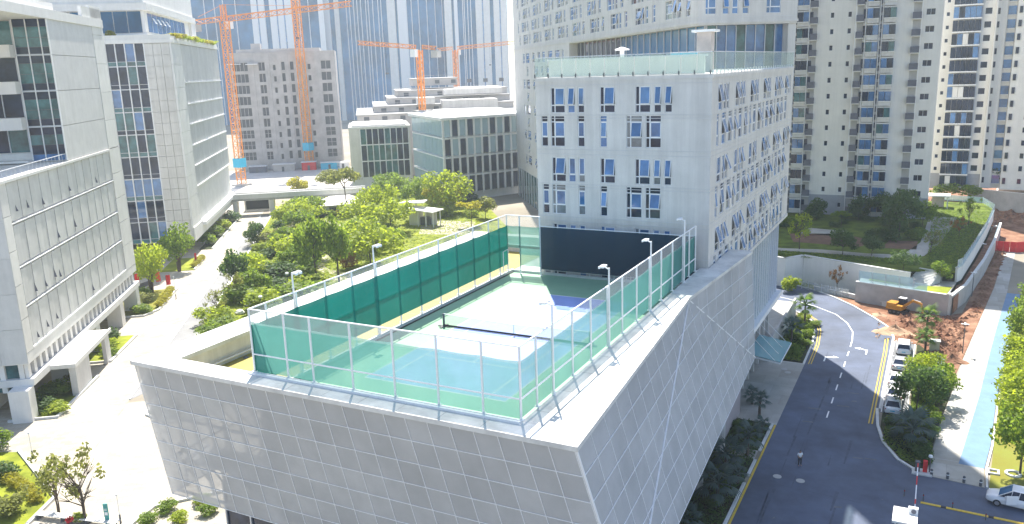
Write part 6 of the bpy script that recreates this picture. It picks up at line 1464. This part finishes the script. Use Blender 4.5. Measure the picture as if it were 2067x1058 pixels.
for x, y, l in ((28.0,24.6,'thin dark post on the driveway side of the barrier arm'),(29.6,24.4,'thin dark post on the street side of the barrier arm'),(32.0,23.9,'short black post on the yellow road hump'),(34.6,22.9,'short black post near the middle of the yellow road hump')):
    t = thing('guide_post', l, 'post', (x,y,0)); b = MB(); b.lathe([(.12,0),(.05,.05),(.045,.7)], 8); part('post', b, M['dkgrey'], t); b = MB(); b.lathe([(.05,.5),(.05,.6)], 8); part('band', b, M['redl'], t)
hp_ = thing('road_hump', 'yellow and dark speed hump strip across the side street', 'speed hump', (29.4,23.9,.004), -.05)
for k in range(22): b = MB(); b.prism([(k*.42,-.16),(k*.42+.41,-.16),(k*.42+.41,.16),(k*.42,.16)], 0, .05); part('segment', b, M['yline'] if k % 9 != 4 else M['black'], hp_)
for x, y, l in ((35.6,32.9,'square white stone ring set in the lawn at the kerb'),(37.3,33.2,'round white stone ring around the trunk of the lawn tree')):
    t = thing('stone_ring', l, 'stone ring', (x,y,.06)); b = MB(); k = 4 if 'square' in l else 16; n = 0
    for j in range(k):
        a, c = 2*PI*j/k+.78, 2*PI*(j+1)/k+.78; b.prism([(.75*math.cos(a),.75*math.sin(a)),(.75*math.cos(c),.75*math.sin(c)),(.5*math.cos(c),.5*math.sin(c)),(.5*math.cos(a),.5*math.sin(a))], 0, .15)
    part('ring', b, M['kerb'], t)
t = thing('utility_box', 'pale green utility cabinet behind the shorter bright palm', 'cabinet', (29.9,69.0,.05), .1)
b = MB(); b.box(-.6,-.4,0,.6,.4,1.5); part('cabinet', b, mat('green grey cabinet', (.40,.45,.33), .6), t); b = MB(); b.box(-.7,-.5,1.5,.7,.5,1.62); part('lid', b, M['roofw'], t)

def skin(name, verts, edges, radii, m, parent, sub=2):
    me = D.meshes.new(name); me.from_pydata(verts, edges, []); me.materials.append(m)
    o = ob(name, me, parent); o.modifiers.new('skin', 'SKIN').use_smooth_shade = True
    for v, r in zip(me.skin_vertices[0].data, radii): v.radius = r if isinstance(r, tuple) else (r, r)
    me.skin_vertices[0].data[0].use_root = True
    s = o.modifiers.new('sub', 'SUBSURF'); s.levels = sub; s.render_levels = sub; return o
pe = thing('person', 'person in a white shirt and dark trousers standing on the driveway, hands in front', 'person', (18.25,26.9,.0), .6)
# pelvis, spine, neck, head; legs with feet; arms bent forward to hold a phone
V = [(0,0,.95),(0,0,1.12),(0,.0,1.32),(0,-.01,1.45),(0,-.02,1.53),(0,-.05,1.62),(0,-.05,1.70),
     (-.10,0,.88),(-.11,-.01,.49),(-.11,.02,.09),(-.12,-.14,.04),(.10,0,.88),(.12,-.02,.49),(.13,.03,.09),(.15,-.13,.04),
     (-.19,0,1.40),(-.25,.03,1.12),(-.16,-.18,1.06),(-.09,-.26,1.10),(.19,0,1.40),(.25,.03,1.12),(.16,-.18,1.06),(.09,-.26,1.11)]
Ed = [(0,1),(1,2),(2,3),(3,4),(4,5),(5,6),(0,7),(7,8),(8,9),(9,10),(0,11),(11,12),(12,13),(13,14),(2,15),(15,16),(16,17),(17,18),(2,19),(19,20),(20,21),(21,22)]
Rr = [(.14,.10),(.13,.095),(.15,.10),.065,.05,.085,.07,.085,.058,.042,.04,.085,.058,.042,.04,.055,.042,.034,.03,.055,.042,.034,.03]
skin('body', V, Ed, Rr, M['skin'], pe)
for s in (-1, 1):                                 # fingers curled round a phone
    for k in range(4): b = MB(); x = s*(.085-.02*k); b.tube([(x,-.27,1.11+.005*k),(x-s*.012,-.31,1.125),(x-s*.03,-.325,1.11)], [.009,.008,.007], 5); part('finger', b, M['skin'], pe)
    b = MB(); b.tube([(s*.10,-.26,1.12),(s*.06,-.29,1.15)], [.011,.009], 5); part('thumb', b, M['skin'], pe)
skin('shirt', [(0,0,.90),(0,0,1.10),(0,0,1.32),(0,-.01,1.42),(-.20,0,1.39),(-.26,.03,1.17),(.20,0,1.39),(.26,.03,1.17)], [(0,1),(1,2),(2,3),(2,4),(4,5),(2,6),(6,7)], [(.165,.125),(.155,.118),(.175,.122),(.09,.08),.078,.062,.078,.062], M['shirt'], pe)
skin('trousers', [(0,0,.93),(-.105,0,.84),(-.115,-.01,.49),(-.115,.02,.10),(.105,0,.84),(.125,-.02,.49),(.135,.03,.10)], [(0,1),(1,2),(2,3),(0,4),(4,5),(5,6)], [(.155,.118),.10,.075,.062,.10,.075,.062], M['trouser'], pe)
skin('hair', [(0,-.03,1.66),(0,-.02,1.73)], [(0,1)], [(.093,.098),(.08,.085)], M['hair'], pe)
b = MB(); b.tube([(0,-.135,1.63),(0,-.155,1.60),(0,-.135,1.59)], .012, 5)
for s in (-1, 1): b.tube([(s*.085,-.05,1.64),(s*.095,-.04,1.60)], .014, 5)
part('face_features', b, M['skin'], pe); b = MB(); b.box(-.09,-.335,1.115,.09,-.325,1.15); part('phone', b, M['black'], pe)

# ------------------------------------------------------------------ air
hz = MB(); hz.box(-900,-120,-6,520,1000,205)
hm = D.materials.new('haze'); hm.use_nodes = True; hn = hm.node_tree; hn.nodes.clear()
vo = hn.nodes.new('ShaderNodeVolumePrincipled'); ho = hn.nodes.new('ShaderNodeOutputMaterial')
vo.inputs['Color'].default_value = (.80,.90,1.0,1); vo.inputs['Density'].default_value = .00024; vo.inputs['Anisotropy'].default_value = .35
hn.links.new(vo.outputs[0], ho.inputs['Volume'])
ho_ = ob('haze', hz.mesh(hm, 'haze')); ho_['kind'] = 'stuff'
hm.cycles.homogeneous_volume = True
